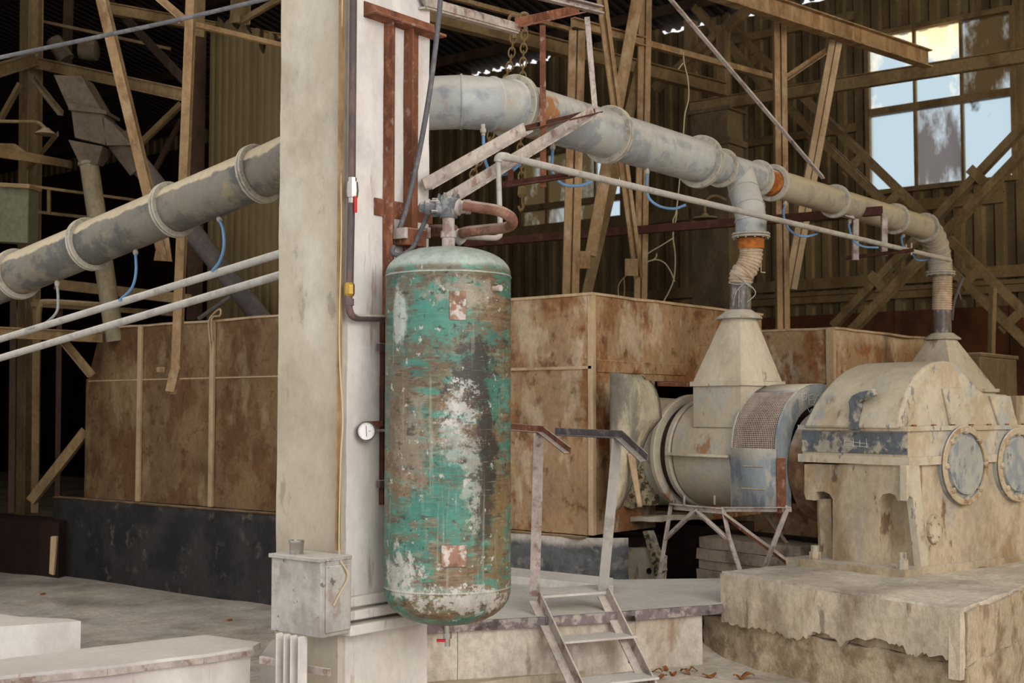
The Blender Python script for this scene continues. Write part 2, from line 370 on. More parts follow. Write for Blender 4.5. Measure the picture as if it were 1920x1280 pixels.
def struct(o):
    o['kind'] = 'structure'; return o
def spline(pts, k=8):
    pts = [V(p) for p in pts]; out = []
    q = [pts[0] * 2 - pts[1]] + pts + [pts[-1] * 2 - pts[-2]]
    for i in range(1, len(q) - 2):
        for j in range(k):
            t = j / k
            out.append(0.5 * ((2 * q[i]) + (-q[i - 1] + q[i + 1]) * t + (2 * q[i - 1] - 5 * q[i] + 4 * q[i + 1] - q[i + 2]) * t * t + (-q[i - 1] + 3 * q[i] - 3 * q[i + 1] + q[i + 2]) * t ** 3))
    out.append(pts[-1]); return out
def Ip(w, h, tf=.012, tw=.01):
    w /= 2; h /= 2; t = tw / 2
    return [(-w, -h), (w, -h), (w, -h + tf), (t, -h + tf), (t, h - tf), (w, h - tf), (w, h), (-w, h), (-w, h - tf), (-t, h - tf), (-t, -h + tf), (-w, -h + tf)]
def Gp(w, h, s=.008, d=.035):
    w /= 2; h /= 2
    return [(-w, -h), (-s, -h), (-s, -h + d), (s, -h + d), (s, -h), (w, -h), (w, h), (-w, h)]
def Cp(w, h, t=.01):
    h /= 2
    return [(0, -h), (w, -h), (w, -h + t), (t, -h + t), (t, h - t), (w, h - t), (w, h), (0, h)]
def Lp(w, h, t=.008):
    return [(0, 0), (w, 0), (w, t), (t, t), (t, h), (0, h)]
def Rp(w, h):
    w /= 2; h /= 2
    return [(-w, -h), (w, -h), (w, h), (-w, h)]
def member(name, p0, p1, prof, mat, label, cat='beam', up=(0, 0, 1), group=None, bevel=0):
    return tag(B().beam(p0, p1, prof, up).build(name, mat, bevel=bevel), label, cat, group)
def post(x, ytop, D, z0, prof, mat, name, label, up=(1, 0, 0), cat='post', group=None):
    t = P(x, ytop, D)
    return member(name, (t.x, t.y, z0), t, prof, mat, label, cat, up, group)
def level(x0, y0, D0, x1, y1):
    a = P(x0, y0, D0); return a, PZ(x1, y1, a.z)
# ================================================================== building shell
XW = 17.605
def corr(b, y0, y1, z0, z1, x=XW, pitch=.27, dep=.05, top=None):
    n = max(1, int(round((y1 - y0) / pitch))); prof = []
    for i in range(n):
        yy = y0 + (y1 - y0) * i / n; w = (y1 - y0) / n
        prof += [(yy, 0), (yy + w * .38, 0), (yy + w * .5, -dep), (yy + w * .88, -dep)]
    prof.append((y1, 0))
    bot = [V((x + d, y, z0)) for y, d in prof]
    tp = [V((x + d, y, (top(y) if top else z1))) for y, d in prof]
    bk = [p + V((.05, 0, 0)) for p in reversed(bot)]
    tk = [p + V((.05, 0, 0)) for p in reversed(tp)]
    b.loft([bot + bk, tp + tk])
W1 = (5.52, 7.52, 4.62, 6.86)      # big upper window: y0 y1 z0 z1
q = PX(1168, 300, XW); q2 = PX(985, 412, XW); q3 = PX(1168, 408, XW)
W2 = (q.y, q2.y, q3.z, 5.9)
GAPS = ((880, 142, 1040, 108), (1240, 80, 1330, 48), (1372, 44, 1432, 32), (1500, 18, 1610, -4))
def eave(y):
    z = 7.72
    for (xa, ya_, xb_, yb_) in GAPS:
        a, c = PX(xb_, yb_, XW).y, PX(xa, ya_, XW).y
        if a < y < c: z = 7.60 - .02 * math.sin(math.pi * (y - a) / (c - a)) - .025 * math.sin(y * 23)
    return z
b = B()
for (a0, a1, c0, c1, tp) in ((-5, W1[0], -.3, 7.5, eave), (W1[0], W1[1], -.3, W1[2], None), (W1[0], W1[1], W1[3], 7.5, eave), (W1[1], W2[0], -.3, 7.5, eave),
                         (W2[0], W2[1], -.3, W2[2], None), (W2[0], W2[1], W2[3], 7.5, eave), (W2[1], 42, -.3, 7.5, eave)):
    corr(b, a0, a1, c0, c1, top=tp)
struct(b.build('wall_back', 'corrugated'))
# lower boarding
zb = PX(1600, 588, XW).z
b = B()
for i in range(30):
    y = -4 + i * .8
    b.aabb(XW - .09 - .01 * (i % 2), y, -.3, XW - .055, y + .795, zb)
struct(b.build('trim_1', 'orange_brown', bevel=.006))
b = B()
for i in range(27):
    y = 20.0 + i * .8
    b.aabb(XW - .10 - .012 * (i % 2), y, -.3, XW - .055, y + .79, 7.35)
struct(b.build('trim_2', 'maroon', bevel=.006))
# side walls
b = B(); b.aabb(7.5, -5.1, -.3, 17.9, -5, 9.8); struct(b.build('wall_right', 'corrugated'))
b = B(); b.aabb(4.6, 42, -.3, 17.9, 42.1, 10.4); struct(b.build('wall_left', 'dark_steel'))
b = B(); b.aabb(4.62, -5.1, 6.4, 4.72, 42, 10.4); b.aabb(4.62, 11.0, -.3, 4.72, 42, 6.4); struct(b.build('wall_sky_block', 'dark_steel'))  # unseen wall added to keep sky light out of the interior
# roof of corrugated sheet rising from the eave
def roofz(x): return 7.66 + (XW + .3 - x) * .21
b = B()
n = 260; rows = []
for i in range(n):
    y = -5.1 + i * 47.3 / n; w = 47.3 / n
    rows += [(y, 0), (y + w * .38, 0), (y + w * .5, .045), (y + w * .88, .045)]
rings = []
for x in (4.7, XW + .12):
    lo = [V((x, y, roofz(x) - d)) for y, d in rows]
    rings.append(lo + [p + V((0, 0, .06)) for p in reversed(lo)])
b.loft(rings)
struct(b.build('ceiling', 'roofing'))
# purlins under the roof
for i, x in enumerate((16.9, 15.2, 13.5, 11.8, 10.1, 8.4)):
    member('roof_purlin', (x, -5, roofz(x) - .13), (x, 42, roofz(x) - .13), Cp(.06, .16), 'dark_steel',
           ['long umber purlin under the roof, nearest the window wall', 'umber roof purlin second from the window wall', 'umber roof purlin third from the window wall',
            'umber roof purlin fourth from the window wall', 'umber roof purlin fifth from the window wall', 'umber roof purlin farthest from the window wall'][i], 'purlin', group=None)
# ground
DUNE = PZ(1255, 1175, .12)
def gh(x, y):
    t = min(1, max(0, (y - 5.2) / 1.2)); t = t * t * (3 - 2 * t)
    h = 0.02 * (1 - t) + (-.14) * t
    h += .05 * (noise.noise(V((x * .5, y * .5, 0)))) * 1
    h += .20 * math.exp(-(((x - DUNE.x) / .45) ** 2 + ((y - DUNE.y) / .38) ** 2))
    h += .012 * noise.noise(V((x * 2.3, y * 2.3, 4)))
    return h
b = B(); b.grid(lambda u, v: (1.0 + u * 17.2, -5 + v * 47, gh(1 + u * 17.2, -5 + v * 47)), 190, 480)
g = b.build('floor', 'ground', smooth=80); struct(g)

# ---- windows
def window(idx, W, nx, panes_mat, zsplit):
    y0, y1, z0, z1 = W
    fr = B(); t = .07
    fr.aabb(XW - .10, y0 - t, z0 - t, XW + .02, y0, z1 + t); fr.aabb(XW - .10, y1, z0 - t, XW + .02, y1 + t, z1 + t)
    fr.aabb(XW - .12, y0, z0 - t, XW + .02, y1, z0); fr.aabb(XW - .12, y0, z1, XW + .02, y1, z1 + t)
    root = fr.build('window_%d' % idx, 'far_steel', bevel=.004); struct(root)
    tr = B(); tr.aabb(XW - .11, y0, zsplit - .05, XW + .01, y1, zsplit + .05)
    tr.build('transom', 'far_steel', root, bevel=.004)
    k = 0
    for i in range(nx):
        a0 = y0 + (y1 - y0) * i / nx; a1 = y0 + (y1 - y0) * (i + 1) / nx
        if i:
            mb = B(); mb.aabb(XW - .08, a0 - .02, z0, XW, a0 + .02, z1); mb.build('mullion', 'far_steel', root)
        for (c0, c1) in ((z0, zsplit - .05), (zsplit + .05, z1)):
            pb = B(); pb.aabb(XW - .03, a0 + (.021 if i else .001), c0 + .001, XW - .022, a1 - .021 if i < nx - 1 else a1 - .001, c1 - .001)
            pb.build('glass_pane', panes_mat[k], root, smooth=0); k += 1
    return root
def glass(name, lo, hi, seed, grime=(120, 92, 40), tint=(.46, .54, .60), stretch=(1, 1, .5), zf=None, film=.2, tlf=.03, tlc=(255, 240, 215)):
    m = bpy.data.materials.new(name); m.use_nodes = True
    nt = m.node_tree; N = nt.nodes; L = nt.links
    for n_ in list(N): N.remove(n_)
    out = N.new('ShaderNodeOutputMaterial')
    tr = N.new('ShaderNodeBsdfTransparent'); tr.inputs[0].default_value = (*tint, 1)
    df = N.new('ShaderNodeBsdfDiffuse'); df.inputs[0].default_value = rgb(*grime)
    tl = N.new('ShaderNodeBsdfTranslucent'); tl.inputs[0].default_value = rgb(*tlc)
    film_ = N.new('ShaderNodeBsdfTranslucent'); film_.inputs[0].default_value = rgb(190, 200, 210)
    geo = N.new('ShaderNodeNewGeometry')
    mp = N.new('ShaderNodeMapping'); mp.inputs['Scale'].default_value = stretch; mp.inputs['Location'].default_value = (seed, seed * 2.3, seed * .7)
    L.new(geo.outputs['Position'], mp.inputs['Vector'])
    nz = N.new('ShaderNodeTexNoise'); nz.inputs['Scale'].default_value = 1.7; nz.inputs['Detail'].default_value = 9; nz.inputs['Roughness'].default_value = .66
    L.new(mp.outputs[0], nz.inputs['Vector'])
    val = nz.outputs['Fac']
    if zf:
        sx = N.new('ShaderNodeSeparateXYZ'); L.new(geo.outputs['Position'], sx.inputs[0])
        r0 = N.new('ShaderNodeMapRange'); r0.inputs['From Min'].default_value = zf[0]; r0.inputs['From Max'].default_value = zf[1]
        r0.inputs['To Min'].default_value = 0; r0.inputs['To Max'].default_value = zf[2]
        L.new(sx.outputs['Z'], r0.inputs['Value'])
        ad = N.new('ShaderNodeMath'); ad.operation = 'ADD'; L.new(val, ad.inputs[0]); L.new(r0.outputs[0], ad.inputs[1]); val = ad.outputs[0]
    r = N.new('ShaderNodeMapRange'); r.inputs['From Min'].default_value = lo; r.inputs['From Max'].default_value = hi
    L.new(val, r.inputs['Value'])
    dirt = N.new('ShaderNodeMixShader'); dirt.inputs[0].default_value = tlf; L.new(df.outputs[0], dirt.inputs[1]); L.new(tl.outputs[0], dirt.inputs[2])
    clean = N.new('ShaderNodeMixShader'); clean.inputs[0].default_value = film; L.new(tr.outputs[0], clean.inputs[1]); L.new(film_.outputs[0], clean.inputs[2])
    mx = N.new('ShaderNodeMixShader'); L.new(r.outputs[0], mx.inputs[0]); L.new(clean.outputs[0], mx.inputs[1]); L.new(dirt.outputs[0], mx.inputs[2])
    L.new(mx.outputs[0], out.inputs[0])
    return m
gclean = glass('sky_glass', .80, .86, 3.0)
gtop = glass('sunlit_grime_glass', .58, .80, 5.0, zf=(6.1, 6.85, .30), film=.2, tlf=.6)
gmid = glass('half_grimed_glass', .47, .58, 8.2, grime=(176, 172, 172), stretch=(1, 1, .4), tlf=.5, tlc=(150, 150, 156))
gdark = glass('brown_grimed_glass', .38, .52, 1.2, grime=(96, 74, 42), tlf=.10)
gside = glass('edge_grimed_glass', .60, .68, 11.0, grime=(86, 66, 34))
# pane order: column 0 is the right-hand one in the photograph (lowest y), lower pane first
window(1, W1, 3, [gside, gdark, gmid, gtop, gclean, gtop], 5.76)
gmoss = glass('mossy_glass', .34, .56, 4.0, grime=(110, 98, 48), tlf=.12)
window(2, W2, 4, [gclean, gclean, gmoss, gmoss, gmoss, gmoss, gmoss, gmoss], 5.0)

# ---- horizontal rails on the window wall
def girt(xa, ya, xb, yb, x, label, h=.14, w=.09, mat='far_steel'):
    a = PX(xa, ya, x); c = PX(xb, yb, x); z = (a.z + c.z) / 2
    member('wall_rail', (x, a.y, z), (x, c.y, z), Cp(w, h), mat, label, 'rail')
girt(2000, 488, 800, 590, XW - .13, 'long double wall rail crossing behind the white flexible hose', .16)
girt(2000, 512, 800, 602, XW - .13, 'lower wall rail just under the long double rail', .06)
girt(2010, 530, 1300, 578, XW - .13, 'thin wall rail above the orange brown boarding', .10)
girt(1880, 372, 1480, 405, XW - .13, 'dusty sill rail under the tall window', .16)
girt(1605, 240, 1360, 272, XW - .13, 'short wall rail left of the tall window', .12)
girt(1600, 28, 1340, 82, XW - .13, 'wall rail high up left of the tall window', .12)
girt(1290, 405, 700, 462, XW - .13, 'wall rail below the small mossy window', .2)
# ================================================================== concrete column and what hangs on it
CX, CY = 3.958, 4.183
CW, CD = .566, .43
def FY(x, y, off=0.0): return PY(x, y, CY - off)
def FX(x, y, off=0.0): return PX(x, y, CX - off)
col = thing('concrete_column', (CX + CW / 2, CY + CD / 2, -.15), 'tall square dust-stained concrete column in the middle foreground, white on one face', 'column')
b = B(); b.aabb(CX, CY + .012, -.15, CX + CW, CY + CD, 6.2)
b.build('shaft', 'column_tan', col, dice=.055, rough=.004, rscale=4)
b = B(); b.aabb(CX + .03, CY - .004, -.15, CX + CW - .004, CY + .02, 6.2)
b.build('painted_face', 'white_paint', col, dice=.06, rough=.004, rscale=5)['label'] = 'whitewashed face of the column'
b = B(); z0 = FX(640, 1030).z
b.beam((CX - .006, CY - .008, z0), (CX - .006, CY - .008, 6.2), [(0, 0), (.03, 0), (.03, .006), (.006, .006), (.006, .03), (0, .03)], UY)
b.build('corner_angle', 'tan_steel', col)['label'] = 'thin rusty edging up the column corner'
# stepped steel collar near the foot
b = B()
for (ya, yb, o) in ((1118, 1138, .03), (1142, 1160, .06), (1166, 1186, .09)):
    za, zb_ = FY(650, ya).z, FY(650, yb).z
    b.aabb(CX - .02, CY - o, zb_, CX + CW + .02, CY + .02, za)
b.build('collar', 'white_paint', col, bevel=.006)

# rusty steel mounting frame
fr = thing('mounting_frame', FY(750, 560, .02), 'rust-brown steel channel frame bolted flat on the white face of the column', 'frame')
def fyrect(bb, x0, y0, x1, y1, o0, o1):
    a = FY(x0, y0); c = FY(x1, y1); xm = (x0 + x1) / 2
    xs = sorted((a.x, c.x)); zs = sorted((FY(xm, y0).z, FY(xm, y1).z))
    bb.aabb(xs[0], CY - o1, zs[0], xs[1], CY - o0, zs[1])
hz = FY(740, 52).z
b = B(); b.beam((FY(680, 45).x, CY - .0, hz), (FY(812, 70).x, CY - .0, hz), [(-.0, 0), (.09, 0), (.09, .012), (.012, .012), (.012, .075), (0, .075)], UZ)
b.build('header', 'rust', fr, bevel=.002)
for nm, x0, x1 in (('upright', 716, 736), ('upright', 754, 780)):
    b = B(); x_a, x_b = FY(x0, 400).x, FY(x1, 400).x
    b.beam(((x_a + x_b) / 2, CY - .035, FY(740, 620).z), ((x_a + x_b) / 2, CY - .035, hz), [(-(x_b - x_a) / 2, -.03), ((x_b - x_a) / 2, -.03), ((x_b - x_a) / 2, -.022), (-(x_b - x_a) / 2 + .008, -.022), (-(x_b - x_a) / 2 + .008, .03), (-(x_b - x_a) / 2, .03)], -UY)
    b.build(nm, 'rust', fr, bevel=.002)
b = B(); fyrect(b, 700, 380, 808, 412, .003, .012); b.build('crossbar', 'rust', fr, bevel=.002)
# backing rail of the tank
rail = thing('tank_rail', FY(716, 900, .02), 'narrow dusty steel rail behind the green tank, carrying its clamps', 'rail')
b = B(); fyrect(b, 711, 600, 724, 945, .004, .03); b.build('rail_bar', 'rust_dark', rail)
for yy in (650, 905):
    b = B(); fyrect(b, 697, yy - 6, 716, yy + 8, .03, .05); b.build('clamp_lug', 'pipe_dark', rail, bevel=.002)
    b = B(); fyrect(b, 714, yy - 22, 722, yy + 18, .03, .10); b.build('clamp_ear', 'box', rail, bevel=.002)

# ---- the green tank
TR = .283
Dt = 5.76
TC = P(840, 770, Dt); TC.z = 0
TC = V((TC.x, TC.y, 0))
def tz(y): return P(840, y, Dt).z
zt, zb0 = tz(462), tz(1165)
zs, ze = tz(514), tz(1100)
def tcol(x, y):            # point on the tank surface seen at a pixel
    r = ray(x, y); o = CP - TC; rx, ry = r.x, r.y
    A_ = rx * rx + ry * ry; B_ = 2 * (o.x * rx + o.y * ry); C_ = o.x ** 2 + o.y ** 2 - TR ** 2
    disc = max(0, B_ * B_ - 4 * A_ * C_)
    return CP + r * ((-B_ - math.sqrt(disc)) / (2 * A_))
def sp(color, x, y, rx, rz, soft=.5, rg=1.6, amt=1.0):
    c = tcol(x, y); k = Dt / FPX
    return ('spot', color, tuple(c), (rx * k * 1.25, rx * k * 1.25, rz * k), soft, rg, amt)
TEAL = rgb(58, 116, 102)
tankm = material('worn_green_tank_paint', rgb(102, 96, 74), [
    (rgb(122, 94, 66), 3.0, (1, 1, 1.4), .48, .6, .8),
    (rgb(62, 112, 98), 3.6, (1, 1, 2.0), .44, .58, .95),
    (rgb(66, 130, 114), 7, (1, 1, 3.2), .54, .66, .85),
    (rgb(98, 72, 50), 8, (1, 1, 4.5), .52, .66, .85),
    (rgb(126, 130, 110), 9, (1, 1, 6), .56, .68, .6),
    sp(rgb(112, 88, 62), 745, 800, 50, 190, .8, 3.0, .85),
    sp(rgb(104, 82, 60), 800, 640, 60, 45, .8, 3.0, .8),
    sp(rgb(66, 134, 118), 812, 590, 60, 70, .6, 4.0, .8),
    sp(rgb(60, 124, 110), 850, 955, 70, 80, .6, 4.4, .8),
    sp(rgb(118, 96, 62), 935, 980, 34, 130, .7, 3.0, .85),
    sp(rgb(52, 46, 40), 896, 700, 46, 84, .5, 4.6, .95),
    sp(rgb(50, 42, 36), 915, 830, 24, 135, .6, 2.8, .95),
    sp(rgb(60, 50, 40), 905, 950, 24, 110, .6, 3.0, .9),
    sp(rgb(58, 120, 106), 930, 740, 26, 60, .6, 3.6, .8),
    sp(rgb(186, 190, 180), 748, 590, 20, 58, .35, 1.4, .9),
    sp(rgb(186, 184, 174), 852, 815, 24, 60, .6, 6.0, .5),
    sp(rgb(196, 192, 186), 862, 770, 24, 40, .4, 9.0, .7),
    sp(rgb(188, 184, 174), 748, 1075, 38, 54, .4, 5.0, .85),
    sp(rgb(186, 180, 170), 880, 1128, 70, 24, .4, 6.0, .85),
    sp(rgb(150, 140, 124), 868, 545, 60, 32, .5, 4.0, .7),
    sp(rgb(176, 174, 162), 885, 900, 16, 110, .5, 5.0, .6),
    sp(rgb(142, 126, 108), 772, 830, 40, 90, .5, 5.0, .6),
    (rgb(56, 44, 34), 13, (1, 1, 2), .66, .76, .75),
    (rgb(190, 186, 174), 24, (1, 1, 1), .70, .78, .85),
    (rgb(160, 162, 146), 34, (1, 1, .04), .64, .78, .35),
    (rgb(170, 168, 150), 26, (.6, .6, 12), .68, .78, .5),
    (rgb(44, 38, 32), 40, (1, 1, 1), .70, .8, .7),
], dust=rgb(170, 178, 166), dust_amt=.95, dust_lo=.12, rough=.5, bump=.35, bscale=34, spec=.4)
tank = thing('air_tank', (TC.x, TC.y, zb0), 'tall upright round-ended tank with worn green paint, hung on the concrete column', 'tank')
prof = []
hd = zt - zs
for i in range(13):
    a = math.pi / 2 * i / 12
    prof.append((zt - hd * (1 - math.cos(a)), TR * max(.02, math.sin(a) ** .82)))
hd2 = ze - zb0
prof2 = []
for i in range(13):
    a = math.pi / 2 * (1 - i / 12)
    prof2.append((zb0 + hd2 * (1 - math.cos(a)), TR * max(.02, math.sin(a) ** .82)))
seam = .004
full = list(reversed(prof)); full = full[:]
body = [(z, r) for z, r in prof2[::-1]]
sh = body + [(ze + .006, TR), (ze + .012, TR + seam), (ze + .02, TR)] + [(ze + (zs - ze) * i / 14, TR) for i in range(1, 14)] + [(zs - .02, TR), (zs - .012, TR + seam), (zs - .006, TR)] + full
b = B(); b.lathe((TC.x, TC.y, 0), UZ, sh, n=72)
b.build('shell', tankm, tank, smooth=60)
# top neck
b = B(); b.lathe((TC.x, TC.y, 0), UZ, [(zt - .02, .03), (zt + .045, .03), (zt + .045, .036), (zt + .075, .036), (zt + .075, .028), (zt + .15, .028)], n=20)
b.build('neck', 'pale_steel', tank, smooth=30)
# welded pads and stub
def tpatch(x0, y0, x1, y1, name, m, th=.006):
    c0, c1 = tcol(x0, y0), tcol(x1, y1)
    a0 = math.atan2(c0.y - TC.y, c0.x - TC.x); a1 = math.atan2(c1.y - TC.y, c1.x - TC.x)
    R0 = []
    bb = B()
    for r in (TR - .004, TR + th):
        for z in (min(c0.z, c1.z), max(c0.z, c1.z)):
            R0.append([V((TC.x + math.cos(a0 + (a1 - a0) * k / 6) * r, TC.y + math.sin(a0 + (a1 - a0) * k / 6) * r, z)) for k in range(7)])
    bb.loft([R0[0], R0[1], R0[3], R0[2], R0[0]], cap=False, closed=False)
    bb.add([R0[i][0] for i in (0, 1, 3, 2)], [(0, 1, 2, 3)]); bb.add([R0[i][6] for i in (0, 1, 3, 2)], [(0, 1, 2, 3)])
    return bb.build(name, m, tank, bevel=.002)
T['pad_rust'] = material('flaked_pad', rgb(146, 110, 90), [(rgb(108, 84, 66), 12, (1, 1, 1), .46, .6, .7), (rgb(200, 192, 182), 20, (1, 1, 1), .50, .66, .8)], bump=.4)
tpatch(843, 545, 873, 600, 'welded_pad', 'pad_rust')['label'] = 'flaking pinkish pad near the top'
tpatch(828, 1022, 874, 1062, 'welded_pad', 'pad_rust', .01)['label'] = 'brown and white pad near the foot'
c = tcol(925, 541); nrm = V((c.x - TC.x, c.y - TC.y, 0)).normalized()
b = B(); b.lathe(c - nrm * .01, nrm, [(0, .011), (.04, .011), (.04, .014), (.055, .014)], n=12); b.build('side_nipple', 'pale_steel', tank)
# drain valve
dv = B(); dv.lathe((TC.x, TC.y, zb0 + .01), -UZ, [(0, .014), (.05, .014), (.05, .02), (.075, .02), (.075, .012), (.11, .012)], n=14)
dr = thing('drain_valve', (TC.x, TC.y, zb0 - .1), 'small drain valve with a red lever under the green tank', 'valve')
dv.build('valve_body', 'chrome', dr)
b = B(); p = V((TC.x, TC.y, zb0 - .075)); b.cbox(p - CR * .018, CR * .06, CF * .012, UZ * .012); b.build('lever', 'red', dr, bevel=.002)['label'] = 'red lever'

# ---- pressure gauge
gc = FY(686, 808, .045)
gg = thing('pressure_gauge', gc, 'round white-faced pressure gauge on the column beside the green tank', 'gauge')
ax = (CP - gc).normalized(); ax = (ax * .6 + V((0, -1, 0)) * .4).normalized()
b = B(); b.lathe(gc - ax * .03, ax, [(0, .036), (.026, .04), (.034, .045), (.04, .045), (.04, .039), (.034, .039)], n=36, cap=True); b.build('case', 'pipe_dark', gg)
b = B(); b.lathe(gc + ax * .0045, ax, [(0, .0385), (.001, .0385)], n=36); b.build('dial', 'dial', gg)
u = ax.cross(UZ).normalized(); w = u.cross(ax)
b = B()
for k in range(27):
    a = math.radians(-135 + 10 * k + 90)
    d = u * math.cos(a) + w * math.sin(a); s_ = .006 if k % 3 == 0 else .0035
    o = gc + ax * .0062 + d * (.036 - s_)
    b.cbox(o + d * s_ / 2, d * s_, d.cross(ax) * .0011, ax * .0006)
b.build('tick_marks', 'black', gg)
b = B(); d = (w + u * .05).normalized(); b.cbox(gc + ax * .0068, d * .05, d.cross(ax) * .0022, ax * .0008); b.build('needle', 'black', gg)
b = B(); b.cbox(gc + ax * .0066 - u * .016, u * .01, w * .002, ax * .0008); b.build('red_mark', 'red', gg)
b = B(); b.tube([gc - ax * .02, gc - ax * .02 + UX * .05, V((FY(735, 806, .05)))], .006, 8); b.build('stem', 'pale_steel', gg)
b = B(); fyrect(b, 690, 789, 709, 800, .0, .03); b.build('bracket', 'rust', gg)

# ---- dark drain pipe up the column with ball valve
pp = thing('vertical_pipe', FY(658, 560, .04), 'dark thin pipe up the column, with a red-handled valve, bent into the tank', 'pipe')
o_ = .05
zl = [FY(668, 0, o_), FY(661, 340, o_)]
b = B(); tpx = FY(663, 0, o_); tpx.z = 4.4; b.tube([tpx, FY(660, 335, o_)], .0165, 14); b.build('pipe_run', 'pipe_dark', pp)
b = B(); b.tube([FY(659, 375, o_), FY(656, 530, o_)], .0165, 14); b.build('pipe_run', 'pipe_dark', pp)
b = B(); b.lathe(FY(660, 333, o_), -UZ, [(0, .021), (.02, .021), (.02, .027), (.06, .03), (.09, .027), (.09, .02), (.115, .02)], n=8); b.build('ball_valve', 'chrome', pp, smooth=20)
b = B(); b.cbox(FY(667, 383, o_ + .03), UX * .016, UY * .006, UZ * .075); lv = b.build('valve_handle', 'red', pp, bevel=.003); lv['label'] = 'red valve handle'
b = B(); b.lathe(FY(655, 530, o_), -UZ, [(0, .02), (.01, .024), (.05, .024), (.06, .019)], n=8); b.build('brass_union', 'brass', pp, smooth=20)['label'] = 'brass union nut'
e0 = FY(654, 553, o_); e2 = FY(663, 592, o_); 
b = B(); b.tube(spline([e0, FY(655, 580, o_), FY(664, 594, o_), FY(690, 596, o_), FY(724, 597, o_)], 6), .0165, 14)
b.lathe(FY(655, 560, o_), -UZ, [(0, .021), (.03, .021)], n=14)
b.build('elbow', 'pipe_dark', pp)
# thin white cable along the corner
b = B(); b.tube(spline([FX(642, 0, .02), FX(637, 200, .02), FX(640, 420, .02), FX(636, 640, .03), FX(643, 780, .03), FX(639, 860, .03), FX(636, 1035, .03), FX(646, 1075, .06), FX(640, 1110, .05), FX(630, 1130, .04)], 6), .0035, 6)
tag(b.build('thin_cable', 'wire'), 'thin pale cable clipped down the column corner to the battered box', 'cable')

# ---- cable from above, junction box, cable to solenoid
b = B(); b.tube(spline([V(FY(830, -60, .2)), FY(822, 40, .16), FY(806, 170, .13), FY(785, 290, .1), FY(762, 390, .08), FY(746, 438, .05)], 6), .0125, 12)
tag(b.build('power_cable', 'black_cable'), 'thick dark grey cable slanting down across the column from above', 'cable')
jb = thing('junction_box', FY(752, 468, .03), 'small scuffed brown junction box at the foot of the slanting cable', 'box')
b = B(); fyrect(b, 733, 432, 771, 464, .03, .10); b.build('box_body', 'rust', jb, bevel=.004)
for xx in (731, 774):
    b = B(); fyrect(b, xx - 3, 430, xx + 2, 450, .03, .11); b.build('cover_tab', 'pale_steel', jb, bevel=.002)
b = B(); b.tube(spline([FY(738, 462, .06), FY(736, 474, .07), FY(752, 478, .08), FY(775, 462, .1), FY(790, 430, .14), FY(806, 395, .2)], 6), .011, 10)
tag(b.build('short_cable', 'black_cable'), 'short dark cable looping from the brown box up to the valve on the tank', 'cable')

# ---- solenoid valve on top of the tank and its pipe loop
sv = thing('solenoid_valve', (TC.x, TC.y, zt + .15), 'grey bolted valve head on top of the green tank', 'valve')
vz = tz(385)
vc = V((TC.x, TC.y, vz))
b = B(); b.lathe(vc - UZ * .05, UZ, [(0, .04), (.03, .045), (.05, .052), (.085, .052), (.085, .045), (.10, .03), (.105, .01)], n=20); b.build('valve_body', 'valve', sv)
b = B()
for k in range(6):
    a = k * math.pi / 3 + .3
    b.lathe(vc + V((math.cos(a) * .043, math.sin(a) * .043, .02)), UZ, [(0, .009), (.03, .009), (.03, .006), (.04, .006)], n=6)
b.build('bolt_ring', 'valve', sv, smooth=20)
lx = -CR
b = B(); b.lathe(vc + lx * .03, lx, [(0, .04), (.025, .042), (.025, .032), (.05, .032), (.055, .038), (.075, .038), (.08, .026), (.10, .022), (.105, .012)], n=18); b.build('coil', 'valve', sv, smooth=25)
b = B()
for k in range(5):
    a = k * 2 * math.pi / 5
    b.lathe(vc + lx * .045 + (CF * math.cos(a) + UZ * math.sin(a)) * .038, lx, [(0, .008), (.03, .008)], n=6)
b.build('coil_bolts', 'valve', sv, smooth=20)
b = B(); rx = (CR * .9 - CF * .1).normalized()
b.lathe(vc + rx * .02 + UZ * .0, rx, [(0, .036), (.03, .04), (.04, .03), (.06, .03), (.06, .034), (.08, .034)], n=16); b.build('outlet_union', 'pale_steel', sv, smooth=25)
def dp(x, y, D): return P(x, y, D)
lp = B(); lp.tube(spline([dp(868, 384, 5.74), dp(900, 389, 5.74), dp(935, 395, 5.76), dp(957, 407, 5.8), dp(960, 420, 5.86), dp(945, 427, 5.92), dp(915, 430, 5.95), dp(878, 434, 5.97), dp(866, 437, 6.0)], 8), .0255, 16)
tag(lp.build('pipe_loop', 'pipe_rust'), 'thick brownish-pink pipe doubling back in a loop beside the valve head', 'pipe')
b = B(); b.tube(spline([dp(866, 437, 6.02), dp(862, 445, 6.04), dp(868, 452, 6.05)], 5), .03, 14)
b.tube(spline([dp(868, 444, 6.05), dp(900, 445, 6.1), dp(925, 446, 6.16), dp(934, 444, 6.2), dp(938, 436, 6.22), dp(937, 400, 6.25), dp(935, 330, 6.3), dp(934, 303, 6.3), dp(940, 294, 6.3), dp(952, 296, 6.32)], 6), .0135, 12)
tag(b.build('riser_pipe', 'pipe_grey'), 'thin grey riser pipe climbing from the loop to the long air pipe', 'pipe')
b = B(); b.tube([dp(795, 432, 6.35), dp(850, 432, 6.1)], .03, 14)
b.lathe(dp(850, 432, 6.1), -CR, [(0, .036), (.02, .036)], n=14)
tag(b.build('stub_pipe', 'pipe_rust'), 'short brown pipe stub passing behind the column edge at the tank neck', 'pipe')

